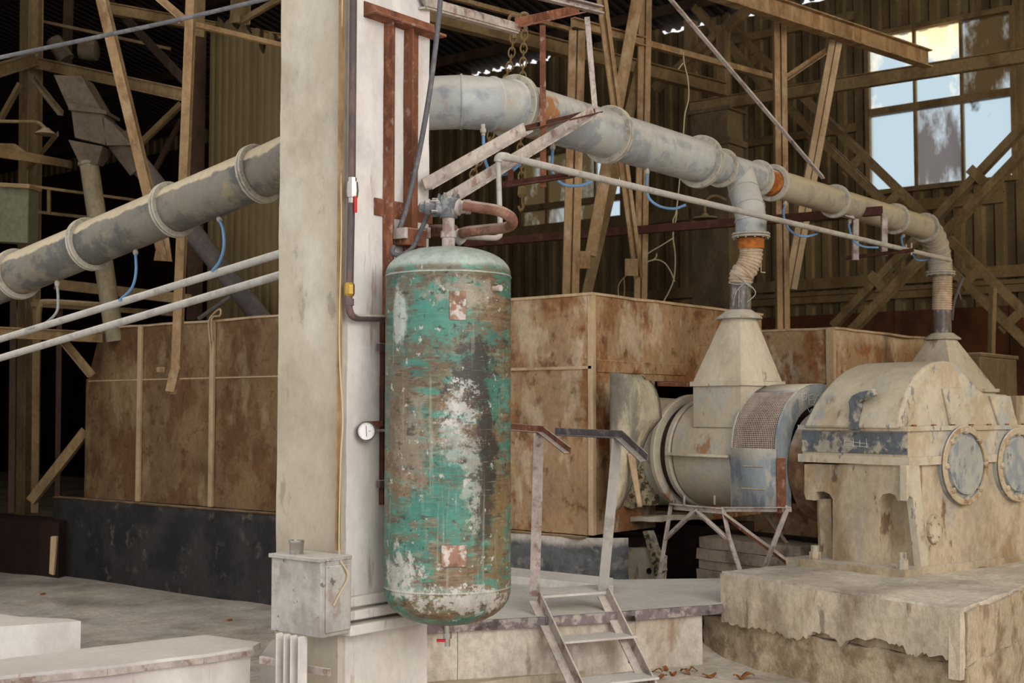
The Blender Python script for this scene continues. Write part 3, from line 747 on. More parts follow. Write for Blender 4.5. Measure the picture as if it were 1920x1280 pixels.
# ---- battered electrical box on the left face
bx0 = FX(508, 1120, .0)
ebz1, ebz0 = P(600, 1052, 5.42).z, P(600, 1200, 5.42).z
eb = thing('electrical_box', (3.86, 4.4, ebz0), 'battered white enamel electrical box low on the column corner', 'box')
ex = CX - .185
ya, yb = PX(602, 1100, ex).y, PX(508, 1100, ex).y
b = B(); b.aabb(ex, ya, ebz0, CX - .006, yb, ebz1); b.build('box_body', 'box', eb, bevel=.006)
b = B(); b.aabb(ex - .012, ya - .004, ebz1 - .012, CX - .006, yb + .006, ebz1 + .006); b.build('lid_rim', 'box', eb, bevel=.003)
b = B(); b.aabb(ex + .022, ya - .012, ebz0 + .02, CX - .02, ya, ebz1 - .03); b.build('cover_plate', 'box', eb, bevel=.004)
b = B(); cpp = PZ(556, 1038, ebz1 + .006); b.lathe(cpp, UZ, [(0, .030), (.045, .032), (.048, .034), (.06, .034), (.06, .028), (.02, .026)], n=28); b.build('cable_gland', 'chrome', eb)['label'] = 'shiny metal gland on the top'
b = B(); b.tube(spline([V((ex + .1, ya - .013, ebz1 - .01)), V((ex + .13, ya - .03, ebz1 - .08)), V((ex + .09, ya - .02, ebz1 - .15)), V((ex + .06, ya - .014, ebz1 - .2))], 6), .004, 6); b.build('loose_wire', 'wire', eb)
# channels under the box
for i, (xa, xb_, lb) in enumerate(((532, 550, 'left pale upright channel below the battered box'), (556, 580, 'right pale upright channel below the battered box'))):
    a_, c_ = PX(xa, 1250, ex + .02), PX(xb_, 1250, ex + .02)
    b = B(); b.beam((ex + .02, (a_.y + c_.y) / 2, -.12), (ex + .02, (a_.y + c_.y) / 2, ebz0), [(-.028, 0), (.028, 0), (.028, .05), (.022, .05), (.022, .006), (-.022, .006), (-.022, .05), (-.028, .05)], -UX)
    tag(b.build('channel_leg', 'white_paint', bevel=.002), lb, 'channel')
b = B(); z_ = PX(560, 1250, ex + .08).z
b.aabb(ex + .065, PX(620, 1250, ex + .08).y, z_ - .015, ex + .085, PX(490, 1250, ex + .08).y, z_ + .02)
tag(b.build('flat_tie_bar', 'pale_steel', bevel=.003), 'flat pale tie bar crossing behind the channels under the box', 'bar')
# ================================================================== big duct line
D0 = 7.0
A0 = P(960, 200, D0)
DZ = A0.z; DY = A0.y
def onduct(x):           # point of the straight axis seen at pixel column x
    lo, hi = -1.5, 14
    for _ in range(50):
        m = (lo + hi) / 2; q = V((A0.x + m, DY, DZ)) - CP
        if q.dot(CR) / q.dot(CF) * FPX + 960 < x: lo = m
        else: hi = m
    return V((A0.x + lo, DY, DZ))
RB, RS = .142, .106
def flange(bb_parent, c, ax, r, name='flange', w=.035, th=.02, bolts=12):
    b = B(); ax = V(ax).normalized(); c = V(c)
    b.annulus(c - ax * th, ax, r - .004, r + w, th * .8, n=48, bev=.004)
    b.annulus(c + ax * th * .1, ax, r - .004, r + w, th * .8, n=48, bev=.004)
    u = ax.cross(UZ) if abs(ax.z) < .9 else ax.cross(UX)
    u.normalize(); w_ = u.cross(ax); bb = b
    for k in range(bolts):
        a = 2 * math.pi * k / bolts + .2
        p = c + (u * math.cos(a) + w_ * math.sin(a)) * (r + w * .55)
        bb.lathe(p - ax * (th + .006), ax, [(0, .006), (.006, .006), (.006, .0035), (2 * th + .006, .0035), (2 * th + .006, .006), (2 * th + .012, .006)], n=6)
    return b.build(name, 'flange', bb_parent)
def cylx(parent, p0, p1, r, m, name='duct_section', n=48, lap=0.0, rings=()):
    p0, p1 = V(p0), V(p1); d = p1 - p0; L_ = d.length
    pr = [(0, r)]
    for t in rings: pr += [(t * L_ - .006, r), (t * L_, r + .005), (t * L_ + .006, r)]
    pr += [(L_, r)]
    b = B(); b.lathe(p0, d, pr, n=n); return b.build(name, m, parent, smooth=50)
def segelbow(parent, pts, r, m, name='elbow_segment'):
    """lobster-back elbow: mitred segments with raised joints"""
    pts = [V(p) for p in pts]
    for i in range(len(pts) - 1):
        d0 = (pts[i + 1] - pts[i]).normalized()
        na = d0 if i == 0 else ((pts[i] - pts[i - 1]).normalized() + d0).normalized()
        nb = d0 if i == len(pts) - 2 else ((pts[i + 2] - pts[i + 1]).normalized() + d0).normalized()
        u = d0.cross(UZ)
        if u.length < .05: u = d0.cross(CF)
        u.normalize(); w = u.cross(d0); n = 48
        def ring(c, nn, rr):
            out = []
            for k in range(n):
                e = (u * math.cos(2 * math.pi * k / n) + w * math.sin(2 * math.pi * k / n)) * rr
                t = -e.dot(nn) / d0.dot(nn); out.append(c + e + d0 * t)
            return out
        rs = [ring(pts[i], na, r)]
        rs.append(ring(pts[i + 1] - d0 * .012, nb, r)); rs.append(ring(pts[i + 1] - d0 * .008, nb, r + .006)); rs.append(ring(pts[i + 1], nb, r + .006))
        b = B(); b.loft(rs); b.build(name, m, parent, smooth=50)
rd = thing('extraction_duct', (A0.x, A0.y, DZ - RB), 'long grey round duct running from the column to the far machine', 'duct')
# elbow coming out behind the column
e = [P(690, 219, 6.95), P(775, 195, 6.86), onduct(880) + V((-.12, .03, 0)) * 0 + CF * -.0, onduct(925), onduct(958)]
e[2] = P(866, 191, 6.84); e[3] = P(922, 195, 6.88); e[4] = onduct(962)
segelbow(rd, e, RB, 'duct')
X = onduct
cylx(rd, X(962), X(1012), RB, 'duct_rusty')['label'] = 'duct section with an orange rust run'
cylx(rd, X(1012), X(1140), RB, 'duct')
cylx(rd, X(1140), X(1312), RB, 'duct')
for x in (962, 1140, 1312): flange(rd, X(x), UX, RB)
b = B(); lc = P(836, 181, 6.715); b.cbox(lc, CR * .085, CF * .004, UZ * .045)
lb_ = b.build('label_plate', 'chrome', rd, bevel=.001); lb_['label'] = 'small silver label plate'
b = B()
for i_, (dx_, w_) in enumerate(((-.026, .012), (-.008, .014), (.012, .012), (.027, .006))):
    b.cbox(lc + CR * dx_ - CF * .003, CR * .003, CF * .001, UZ * .018); b.cbox(lc + CR * (dx_ + w_ / 2) - CF * .003 + UZ * .008, CR * w_, CF * .001, UZ * .003)
b.build('label_marks', 'black', rd)
# reducer
a_, c_ = X(1316), X(1352)
b = B(); b.lathe(a_, UX, [(0, RB), ((c_ - a_).x, RS)], n=48); b.build('reducer', 'duct', rd, smooth=50)
flange(rd, X(1352), UX, RS, w=.028, th=.014)
cylx(rd, X(1352), X(1420), RS, 'duct')
flange(rd, X(1420), UX, RS, w=.028, th=.014)
cylx(rd, X(1422), X(1446), RS * .92, 'orange_band', 'orange_collar')['label'] = 'bright orange rusty collar'
flange(rd, X(1448), UX, RS, w=.03, th=.018)
cylx(rd, X(1450), X(1565), RS, 'duct_warm')
flange(rd, X(1565), UX, RS, w=.028, th=.018)
cylx(rd, X(1567), X(1678), RS, 'duct_warm')
flange(rd, X(1678), UX, RS, w=.028, th=.018)
cylx(rd, X(1680), X(1732), RS, 'duct_warm')
flange(rd, X(1734), UX, RS, w=.028, th=.018)
# end elbow turning down
def pd(x, y, p): # pixel on the vertical plane facing the camera through p
    return PN(x, y, p, Fh)
pe = X(1734); pend = P(1767, 470, 12.15)
RE_ = .36
ee = [pe + UX * RE_ * math.sin(t * math.pi / 14) - UZ * RE_ * (1 - math.cos(t * math.pi / 14)) for t in range(8)]
ee.append(ee[-1] - UZ * .03)
DE = (ee[-1] - CP).dot(CF)
segelbow(rd, ee, RS, 'duct_warm')
flange(rd, ee[-1], -UZ, RS, w=.03, th=.018)
# branch to the near hopper
DB = 8.72
bt = X(1380)
pts = [bt + V((.05, -.0, -.0)), P(1396, 362, 8.86), P(1405, 392, 8.76), P(1408, 416, DB), P(1408, 442, DB)]
br = thing('branch_duct', pts[-1], 'short grey bent duct branching down from the long duct to the near hopper', 'duct')
segelbow(br, pts, .105, 'duct')
flange(br, pts[-1], -UZ, .10, w=.03, th=.016)
b = B(); b.lathe(pts[-1] + V((0, 0, -.02)), -UZ, [(0, .088), (.07, .088)], n=32); b.build('rusty_collar', 'orange_band', br)
# corrugated hoses
def corrhose(pts, r, label, nm='flexible_hose', pitch=.021):
    p = spline(pts, 24); L_ = [0]
    for i in range(1, len(p)): L_.append(L_[-1] + (p[i] - p[i - 1]).length)
    tot = L_[-1]; q = []; rr = []; step = pitch / 4; s_ = 0; j = 0; k = 0
    while s_ < tot:
        while L_[j + 1] < s_: j += 1
        t = (s_ - L_[j]) / max(1e-6, L_[j + 1] - L_[j]); q.append(p[j].lerp(p[j + 1], t))
        rr.append(r + (.0, .006, .009, .006)[k % 4]); k += 1; s_ += step
    b = B(); b.tube(q, rr, 32)
    return tag(b.build(nm, 'hosecorr', smooth=70), label, 'hose')
corrhose([P(1407, 456, DB), P(1408, 480, DB), P(1400, 503, DB), P(1390, 515, DB), P(1388, 532, DB)], .072, 'cream ribbed flexible hose, kinked, above the near hopper')
corrhose([P(1767, 488, DE), P(1767, 530, DE), P(1766, 582, DE)], .082, 'straight cream ribbed flexible hose above the far hopper')
for (x, y0, y1, D, r, lb) in ((1388, 530, 586, DB - .0, .073, 'smoky see-through sleeve tied under the near ribbed hose'), (1766, 580, 632, DE, .082, 'grey see-through sleeve under the far ribbed hose')):
    b = B(); t_ = P(x, y0, D); z_ = P(x, y1, D).z
    b.lathe((t_.x, t_.y, z_), UZ, [(0, r), (t_.z - z_, r)], n=32)
    tag(b.build('hose_sleeve', 'sleeve'), lb, 'sleeve')
# the rag of wires around the sleeve
b = B()
for pts_ in ([(1370, 506), (1396, 528), (1412, 540), (1416, 552), (1400, 567)], [(1396, 529), (1380, 548), (1375, 572)], [(1366, 530), (1385, 533), (1412, 529)], [(1397, 531), (1410, 539), (1412, 541)]):
    b.tube(spline([P(x, y, DB - .085) for x, y in pts_], 5), .0035, 6)
b.tube(spline([P(1386, 538, DB - .08), P(1385, 575, DB - .08)], 4), .003, 6)
tag(b.build('tie_wire', 'pale_hose'), 'tangle of pale tie wire knotted round the near hose and its sleeve', 'wire')
b = B(); b.tube(spline([P(1430, 458, DB), P(1424, 480, DB), P(1414, 508, DB), P(1408, 530, DB)], 5), .012, 8)
tag(b.build('hose_strut', 'slate_pipe'), 'thin grey strut leaning beside the near ribbed hose', 'strut')
b = B(); b.tube([P(1427, 482, DB), P(1427, 510, DB), P(1435, 511, DB)], .004, 6)
tag(b.build('bent_hook', 'wire'), 'small bent wire hook beside the near ribbed hose', 'hook')
b = B(); b.tube(spline([P(1806, 520, DE), P(1796, 545, DE), P(1788, 570, DE), P(1785, 600, DE)], 5), .014, 8)
b.tube(spline([P(1797, 545, DE), P(1802, 562, DE)], 4), .008, 6)
tag(b.build('hose_strut', 'slate_pipe'), 'thin bent strut leaning beside the far ribbed hose', 'strut')

# ---- left duct
ld = thing('sloping_duct', P(520, 312, 7.15), 'smudged round duct sloping down to the left edge of the picture', 'duct')
def LD(x):
    t = (x - 520) / (30 - 520)
    D = 7.15 + t * (8.5 - 7.15)
    y = 312 + t * (515 - 312)
    return P(x, y, D)
LA, LB = LD(520), LD(-60)
b = B(); d_ = (LB - LA).normalized()
joint = [LD(486), LD(324), LD(168), LD(33)]
segs = [P(600, 276, 7.0), joint[0], joint[1], joint[2], joint[3], LD(-60)]
for i in range(5):
    cylx(ld, segs[i], segs[i + 1], RB, 'duct_left', n=56)
for j in joint: flange(ld, j, (joint[3] - joint[0]), RB, w=.03)
dirl = (joint[3] - joint[0]).normalized()

# ---- blue air hoses with brass nozzles
def airhose(pts, label, mat='blue_hose', r=.0085, nx=None):
    x0 = nx; 
    if x0 is not None:
        cpt = onduct(x0) if x0 > 800 else LD(x0)
        rr_ = (RB if x0 < 1350 else RS)
        pts = [cpt - UZ * (rr_ + .03) - (CF * .03 if x0 > 800 else CF * 0), *pts[1:]]
    t = thing('air_hose', pts[0], label, 'hose')
    b = B(); b.tube(spline(pts[:], 8), r, 10); b.build('hose', mat, t)
    b = B(); d = (pts[1] - pts[0]).normalized(); b.lathe(pts[0] - d * .04, d, [(0, .012), (.025, .012), (.025, .016), (.045, .016), (.045, .011), (.06, .011)], n=8); b.build('nozzle', 'flange', t, smooth=20)
def dd(x): return (onduct(x) - CP).dot(CF)
airhose([P(108, 528, 8.2), P(109, 560, 8.2), P(106, 585, 8.1), P(84, 606, 7.9), P(50, 617, 7.8)], 'dusty white air hose, leftmost under the sloping duct', 'pale_hose', nx=108)
airhose([P(255, 478, 7.75), P(255, 510, 7.7), P(247, 540, 7.5), P(224, 563, 7.3)], 'pale blue air hose, middle one under the sloping duct', nx=255)
airhose([P(412, 408, 7.35), P(418, 430, 7.3), P(420, 462, 7.1), P(412, 490, 6.9), P(398, 508, 6.8)], 'pale blue air hose nearest the column under the sloping duct', nx=412)
airhose([P(906, 247, 6.75), P(907, 275, 6.75), P(911, 305, 6.7), P(922, 322, 6.7), P(950, 326, 6.8), P(975, 308, 6.9)], 'blue air hose nearest the column under the right-hand duct')
airhose([P(1036, 286, 7.1), P(1035, 306, 7.1), P(1037, 325, 7.1), P(1055, 345, 7.15), P(1085, 348, 7.2), P(1108, 341, 7.3)], 'blue air hose hanging just before the second duct flange', nx=1036)
airhose([P(1212, 330, 7.85), P(1213, 355, 7.85), P(1219, 374, 7.8), P(1238, 387, 7.8), P(1264, 391, 7.9), P(1286, 384, 7.9)], 'blue air hose drooping under the middle of the duct', nx=1212)
airhose([P(1470, 375, 9.3), P(1469, 400, 9.3), P(1476, 425, 9.1), P(1492, 439, 9.0), P(1512, 443, 9.0), P(1532, 438, 9.1)], 'blue air hose just right of the orange collar', nx=1470)
airhose([P(1591, 400, 10.3), P(1592, 425, 10.3), P(1600, 450, 10.2), P(1618, 462, 10.2), P(1646, 464, 10.3)], 'blue air hose second from the far end of the duct', nx=1591)
airhose([P(1691, 422, 11.1), P(1690, 445, 11.1), P(1692, 458, 11.0), P(1698, 466, 10.95)], 'short blue air hose at the far end of the duct', nx=1691)
b = B(); b.tube(spline([P(1712, 478, 10.62), P(1720, 487, 10.64), P(1735, 487, 10.72), P(1750, 481, 10.83)], 6), .0085, 8)
tag(b.build('hose_piece', 'blue_hose'), 'short blue hose end under the tip of the long thin air pipe', 'hose')

# ---- long air pipe
ap0, ap1 = P(945, 294, 6.32), P(1780, 487, 11.0)
b = B(); b.tube([ap0, P(962, 297, 6.38), ap1], .019, 16); b.tube(spline([P(934, 303, 6.3), P(935, 297, 6.3), P(941, 293, 6.3), P(952, 295, 6.33)], 5), .022, 12)
tag(b.build('air_pipe', 'pipe_grey'), 'long thin grey air pipe slanting down right below the big duct', 'pipe')
# two air pipes left of the column
for (xa, ya_, Da, xb_, yb_, Db, lb) in ((530, 474, 6.55, -30, 645, 8.2, 'upper of the two pale pipes slanting to the left edge below the duct'), (530, 514, 6.5, -30, 680, 8.1, 'lower of the two pale pipes slanting to the left edge below the duct')):
    b = B(); b.tube([P(xa, ya_, Da), P(xb_, yb_, Db)], .0215, 16)
    tag(b.build('air_pipe', 'pipe_grey'), lb, 'pipe')
# overhead cable top left
b = B(); b.tube(spline([P(-20, 112, 5.9), P(180, 70, 5.7), P(330, 38, 5.6), P(490, 0, 5.5), P(600, -30, 5.4)], 8), .0095, 10)
tag(b.build('overhead_cable', 'black_cable'), 'grey cable slung across the top left corner', 'cable')
# ================================================================== long mill housing behind the tank
HX, HY = 7.032, 5.0
HT = 2.23
def hx(x, y): return PX(x, y, HX)
def hy(x, y): return PY(x, y, HY)
hs = thing('machine_housing', (HX + .8, 8, .62), 'long rust-stained sheet metal housing behind the tank and column, ribbed on its left half', 'housing')
Yl0, Yl1 = hx(190, 612).y, hx(165, 710).y
zs_ = hx(165, 710).z; ZB = .62
seamz = hx(1050, 690).z
# front sheets (left of seam rib 1 / between ribs / to the column / to the corner)
yr = [Yl1, hx(262, 780).y, hx(397, 780).y, hx(700, 780).y, HY]
b = B()
b.prism([V((HX, Yl1, ZB)), V((HX, yr[2], ZB)), V((HX, yr[2], HT)), V((HX, Yl0, HT)), V((HX, Yl1, zs_))], (.03, 0, 0))
b.build('front_sheet', 'house_brown', hs, dice=.2, rough=.006, rscale=1.6)
b = B(); b.aabb(HX, yr[3] - .0, ZB, HX + .03, yr[2], HT); b.build('front_sheet', 'house_brown', hs, dice=.2, rough=.006, rscale=1.6)
b = B(); b.aabb(HX, HY, ZB, HX + .03, yr[3], seamz); b.build('front_sheet', 'house', hs, dice=.2, rough=.005)
b = B(); b.aabb(HX - .008, HY, seamz, HX + .03, yr[3], HT); b.build('front_sheet', 'house', hs, dice=.2, rough=.005)
b = B(); z1_ = hx(300, 712).z; b.aabb(HX - .006, yr[3], z1_, HX, Yl1 - .01, z1_ + .012); b.aabb(HX - .012, HY - .0, seamz - .01, HX - .004, yr[3], seamz + .01); b.build('seam_lap', 'rib', hs)
for xx, ym in ((264, 600), (400, 598)):
    y_ = hx(xx, 780).y; b = B(); b.aabb(HX - .03, y_ - .028, ZB, HX - .002, y_ + .028, HT + .01); b.build('stiffening_rib', 'rib', hs, bevel=.004)
# end, back, top
xr_end = hy(1428, 640).x
b = B(); b.aabb(HX, Yl1, ZB, xr_end, Yl1 + .03, zs_); b.build('end_sheet', 'house_brown', hs)
b = B(); b.aabb(xr_end - .03, HY + .03, ZB, xr_end, Yl1, HT); b.build('back_sheet', 'house_brown', hs)
b = B(); b.aabb(HX - .015, HY - .015, HT, xr_end, Yl0, HT + .018); b.build('top_sheet', 'rib', hs, dice=.25, rough=.008)
# right face with the slot
x0, x1 = hy(1228, 733).x, hy(1318, 733).x
zz0, zz1 = hy(1270, 752).z, hy(1270, 716).z
b = B(); b.aabb(HX, HY, zz1, xr_end, HY + .03, HT); b.build('side_sheet', 'house', hs, dice=.2, rough=.004)
b = B(); b.aabb(HX, HY, ZB, x0, HY + .03, zz1); b.aabb(x1, HY, ZB, xr_end, HY + .03, zz1); b.aabb(x0, HY, ZB + .45, x1, HY + .03, zz0); b.build('side_sheet', 'house', hs)
b = B(); q0, q1 = hy(1118, 674), hy(1284, 704); b.aabb(q0.x, HY - .012, q1.z, q1.x, HY + .001, q0.z - .0); b.build('cover_strip', 'house', hs, bevel=.003)
b = B(); b.aabb(HX - .012, HY - .012, ZB, HX + .03, HY + .03, HT + .02); b.build('corner_post', 'rib', hs, bevel=.004)
b = B(); q0, q1 = hy(1232, 716), hy(1300, 726); b.aabb(q0.x, HY - .03, q0.z - .03, q1.x + .1, HY, q0.z); b.build('slot_lintel', 'rust', hs, bevel=.003)
# rope loop
b = B(); b.tube(spline([hx(402, 650) - UX * .04, hx(400, 606) - UX * .05, hx(408, 590) - UX * .05, hx(421, 580) - UX * .05, hx(421, 592) - UX * .05, hx(406, 598) - UX * .05, hx(405, 640) - UX * .04], 6), .008, 7)
tag(b.build('cord_loop', 'rib'), 'loop of dusty cord hooked over the rib at the housing top', 'cord')
# dark plinth
pl = thing('housing_plinth', (HX + .7, 8, -.2), 'low blackened sheet plinth under the long rusty housing', 'plinth')
ya_ = PX(1142, 1050, HX - .05).y; yb_ = hx(108, 1000).y; ym_ = hx(700, 1000).y
b = B(); b.prism([V((HX - .05, ym_, -.2)), V((HX - .05, yb_, -.2)), V((HX - .05, yb_, .60)), V((HX - .05, ym_, .60))], (.05, 0, 0)); b.build('front_panel', 'plinth', pl, dice=.2, rough=.012, rscale=1.2)
b = B(); b.grid(lambda u, v: (HX - .05 + .9 * max(0, (u - .82) / .18) ** 1.7 * .25, ym_ + (ya_ - ym_) * u, -.1 + v * .70), 40, 6); b.build('front_panel', 'plinth_grey', pl, solid=.02)
b = B(); b.aabb(HX, ya_ + .25, -.2, xr_end, yb_, .55); b.build('core', 'dark_in', pl)
b = B(); b.aabb(HX - .06, HY + .05, .60, HX + .03, yb_, .612); b.build('ledge', 'house_brown', pl, dice=.2, rough=.006)
tag(B().prism([P(92, 1075, 10.6), P(100, 1078, 10.5), P(106, 1006, 10.5), P(95, 1006, 10.6)], CF * .04 + CR * .0).build('leaning_board', 'rib'), 'small pale board leaning at the left end of the black plinth', 'board')

# second housing
C2 = P(1556, 617, 11.2)
X2, Y2, Z2 = C2.x, C2.y, C2.z
h2 = thing('rear_housing', (X2 + .8, Y2 + .8, 0), 'boxy tan sheet housing behind the gearbox and near hopper', 'housing')
yl = PX(1405, 640, X2).y; xr2 = PY(1765, 640, Y2).x
b = B(); b.aabb(X2, Y2, -.1, X2 + .03, yl, Z2); b.build('front_sheet', 'house', h2, dice=.2, rough=.006)
b = B(); b.grid(lambda u, v: (X2 + .03 + (xr2 - X2) * u, Y2 - .02 - .05 * math.sin(u * 9) * u + .0, -.1 + (Z2 + .1) * v), 40, 10); b.build('side_sheet', 'house', h2, solid=.02)
b = B(); b.aabb(X2 - .02, Y2 - .04, -.1, X2 + .03, Y2 + .03, Z2 + .01); b.build('corner_post', 'rib', h2)
b = B(); b.aabb(X2 - .01, Y2 - .05, Z2 - .0, xr2, yl, Z2 + .02); b.build('top_sheet', 'rib', h2, dice=.2, rough=.01)
b = B(); b.aabb(xr2 - .03, Y2, -.1, xr2, yl, Z2); b.aabb(X2, yl - .03, -.1, xr2, yl, Z2); b.build('back_sheet', 'house_brown', h2)
# grey cabinet far right
C3 = P(1838, 668, 12.9); x3 = PY(1906, 670, C3.y).x; y3 = PX(1795, 668, C3.x).y
gc_ = thing('grey_cabinet', (C3.x, C3.y, 0), 'drab grey-brown metal cabinet at the right, behind the gearbox', 'cabinet')
b = B(); b.aabb(C3.x, C3.y, -.1, x3, y3, C3.z); b.build('carcass', 'grey_cab', gc_, bevel=.01)
b = B(); b.aabb(C3.x - .02, C3.y - .02, C3.z, x3 + .02, y3, C3.z + .04); b.build('lid', 'grey_cab', gc_, bevel=.01)
b = B(); b.annulus(V((C3.x + .05, C3.y + .3, C3.z + .06)), UX, .02, .04, .015, 16); b.build('lifting_eye', 'grey_cab', gc_)

# ================================================================== foundations
A_, B_ = PZ(1350, 1075, .52), PZ(1800, 1145, .52)
Cc = PZ(1925, 1098, .52); C_ = B_ + (Cc - B_) * 2.2; D_ = A_ + MR * 2.2
def low(p, z): return V((p.x, p.y, z))
ub = thing('upper_foundation', (A_.x + .5, A_.y, 0), 'big dust-caked concrete block carrying the gearbox', 'foundation')
fn = (B_ - A_).normalized().cross(UZ); fn.normalize()
if fn.dot(CP - A_) < 0: fn = -fn
ins = -fn * .05
b = B(); b.prism([low(A_ + ins, .262), low(B_ + ins, .262), low(C_, .262), low(D_, .262)], (0, 0, .245)); b.build('core', 'block_raw', ub, dice=.07, rough=.014, rscale=6)
crust_px0 = [(1350, 1076), (1353, 1166), (1375, 1172), (1402, 1178), (1430, 1181), (1440, 1186), (1462, 1188), (1475, 1196), (1500, 1198), (1520, 1191), (1532, 1186), (1548, 1186), (1560, 1196), (1573, 1212), (1590, 1199), (1612, 1196), (1650, 1198), (1672, 1206), (1690, 1210), (1702, 1228), (1716, 1232), (1730, 1222), (1745, 1232), (1768, 1228), (1780, 1240), (1788, 1262), (1800, 1275)]
crust_px = [crust_px0[0]]
for k_ in range(1, len(crust_px0)):
    (xa_, ya_), (xb_, yb_) = crust_px0[k_ - 1], crust_px0[k_]
    if k_ > 1:
        for f_ in (.25, .5, .75): crust_px.append((xa_ + (xb_ - xa_) * f_, ya_ + (yb_ - ya_) * f_ + random.uniform(-5, 4)))
    crust_px.append((xb_, yb_))
poly = [PN(x, y, A_, fn) for x, y in crust_px] + [PN(1800, 1147, A_, fn)]
b = B(); b.prism(poly, -fn * .035)
b.build('front_crust', 'block', ub, dice=.05, rough=.006, rscale=9)
cr = (C_ - B_).normalized(); n2 = cr.cross(UZ); n2.normalize()
if n2.dot(CP - B_) < 0: n2 = -n2
poly = [B_ + cr * .03, PN(1803, 1275, B_, n2), PN(1812, 1262, B_, n2), PN(1830, 1255, B_, n2), PN(1855, 1262, B_, n2), PN(1900, 1252, B_, n2), PN(1960, 1245, B_, n2), PN(1960, 1090, B_, n2)]
poly[-1].z = .52
b = B(); b.prism(poly, -n2 * .06); b.build('side_crust', 'block', ub, dice=.05, rough=.007, rscale=7)
b = B(); b.prism([A_ - fn * .01 - UZ * .01, B_ - fn * .01 - UZ * .01, C_ - UZ * .01, D_ - UZ * .01], UZ * .02); b.build('top_dust_bed', 'ground', ub, dice=.08, rough=.012, rscale=4)
L0 = A_ - fn * .045 + (A_ - B_).normalized() * .19; L1 = low(B_ - fn * .045 , .27); L0 = low(L0, .27)
b = B(); b.prism([low(L0, -.12), low(L1, -.12), low(C_ - fn * .045, -.12), low(L0 + MR * 2, -.12)], UZ * .38)
tag(b.build('lower_foundation', 'block_raw', dice=.045, rough=.016, rscale=7), 'lower concrete step sticking out under the left end of the big block', 'foundation')

# ================================================================== platform
ed = [PZ(x, y, .35) for x, y in ((620, 1185), (860, 1166), (1020, 1158), (1186, 1146), (1352, 1134))]
b = B()
back = [PZ(1352, 1085, .35), low(V((6.96, 4.75, 0)), .35), low(V((6.96, 5.5, 0)), .35), low(V((5.0, 5.0, 0)), .35)]
b.prism([p - UZ * .02 for p in ed] + [p - UZ * .02 for p in back], UZ * .025)
dk = thing('deck_plate', (5.8, 5, .33), 'dusty steel deck plate between the ladder and the housing plinth', 'platform')
b.build('plate', 'deck', dk)
b = B()
for i in range(len(ed) - 1):
    d = (ed[i + 1] - ed[i]).normalized(); n_ = d.cross(UZ); n_ = n_ if n_.dot(CP - ed[i]) > 0 else -n_
    b.box(ed[i] + n_ * .0 - UZ * .045, ed[i + 1] - ed[i], n_ * .02, UZ * .052)
b.build('edge_angle', 'deck_edge', dk, dice=.1, rough=.004, rscale=5)
b = B()
for i in range(len(ed) - 1):
    d = (ed[i + 1] - ed[i]).normalized(); n_ = d.cross(UZ); n_ = n_ if n_.dot(CP - ed[i]) > 0 else -n_
    b.box(ed[i] - n_ * .16 - UZ * .5, (ed[i + 1] - ed[i]) * (.80 if i == len(ed) - 2 else 1), n_ * .14, UZ * .475)
tag(b.build('retaining_wall', 'pit_wall', dice=.08, rough=.006), 'low cream limewashed wall under the deck edge behind the ladder', 'wall')
e0, e1 = PZ(780, 1292, .05), PZ(1215, 1243, .05)
n_ = (e1 - e0).normalized().cross(UZ); n_ = n_ if n_.dot(CP - e0) > 0 else -n_
b = B(); b.prism([e0 - UZ * .2, e1 - UZ * .2, e1 - n_ * .34 - UZ * .2, e0 - n_ * .34 - UZ * .2], UZ * .2)
tag(b.build('base_ledge', 'block', dice=.06, rough=.006), 'dusty ledge with a scraped dark edge at the foot of the cream wall', 'ledge')
b = B(); s0, s1 = PZ(1186, 1150, .33), PZ(1200, 1149, .33); b.box(low(s0, -.05) + n_ * .0, (s1 - s0), n_ * .03, UZ * .38)
tag(b.build('wall_pilaster', 'pit_wall', dice=.05, rough=.005), 'narrow upright strip on the cream wall right of the ladder', 'strip')
k0, k1 = PZ(945, 1087, .37), PZ(1150, 1108, .37)
b = B(); b.prism([k0 - UZ * .02, k1 - UZ * .02, PZ(1150, 1098, .37), PZ(945, 1076, .37)], UZ * .05)
tag(b.build('kick_plate', 'deck', bevel=.003), 'pale raised strip lying along the foot of the plinth behind the ladder', 'strip')
b = B(); s0 = PZ(870, 1168, .33); b.box(low(s0, -.1) + n_ * .01, CR * .05, n_ * .02, UZ * .42)
tag(b.build('wall_strap', 'pale_steel'), 'narrow steel strap on the cream wall just right of the tank foot', 'strip')

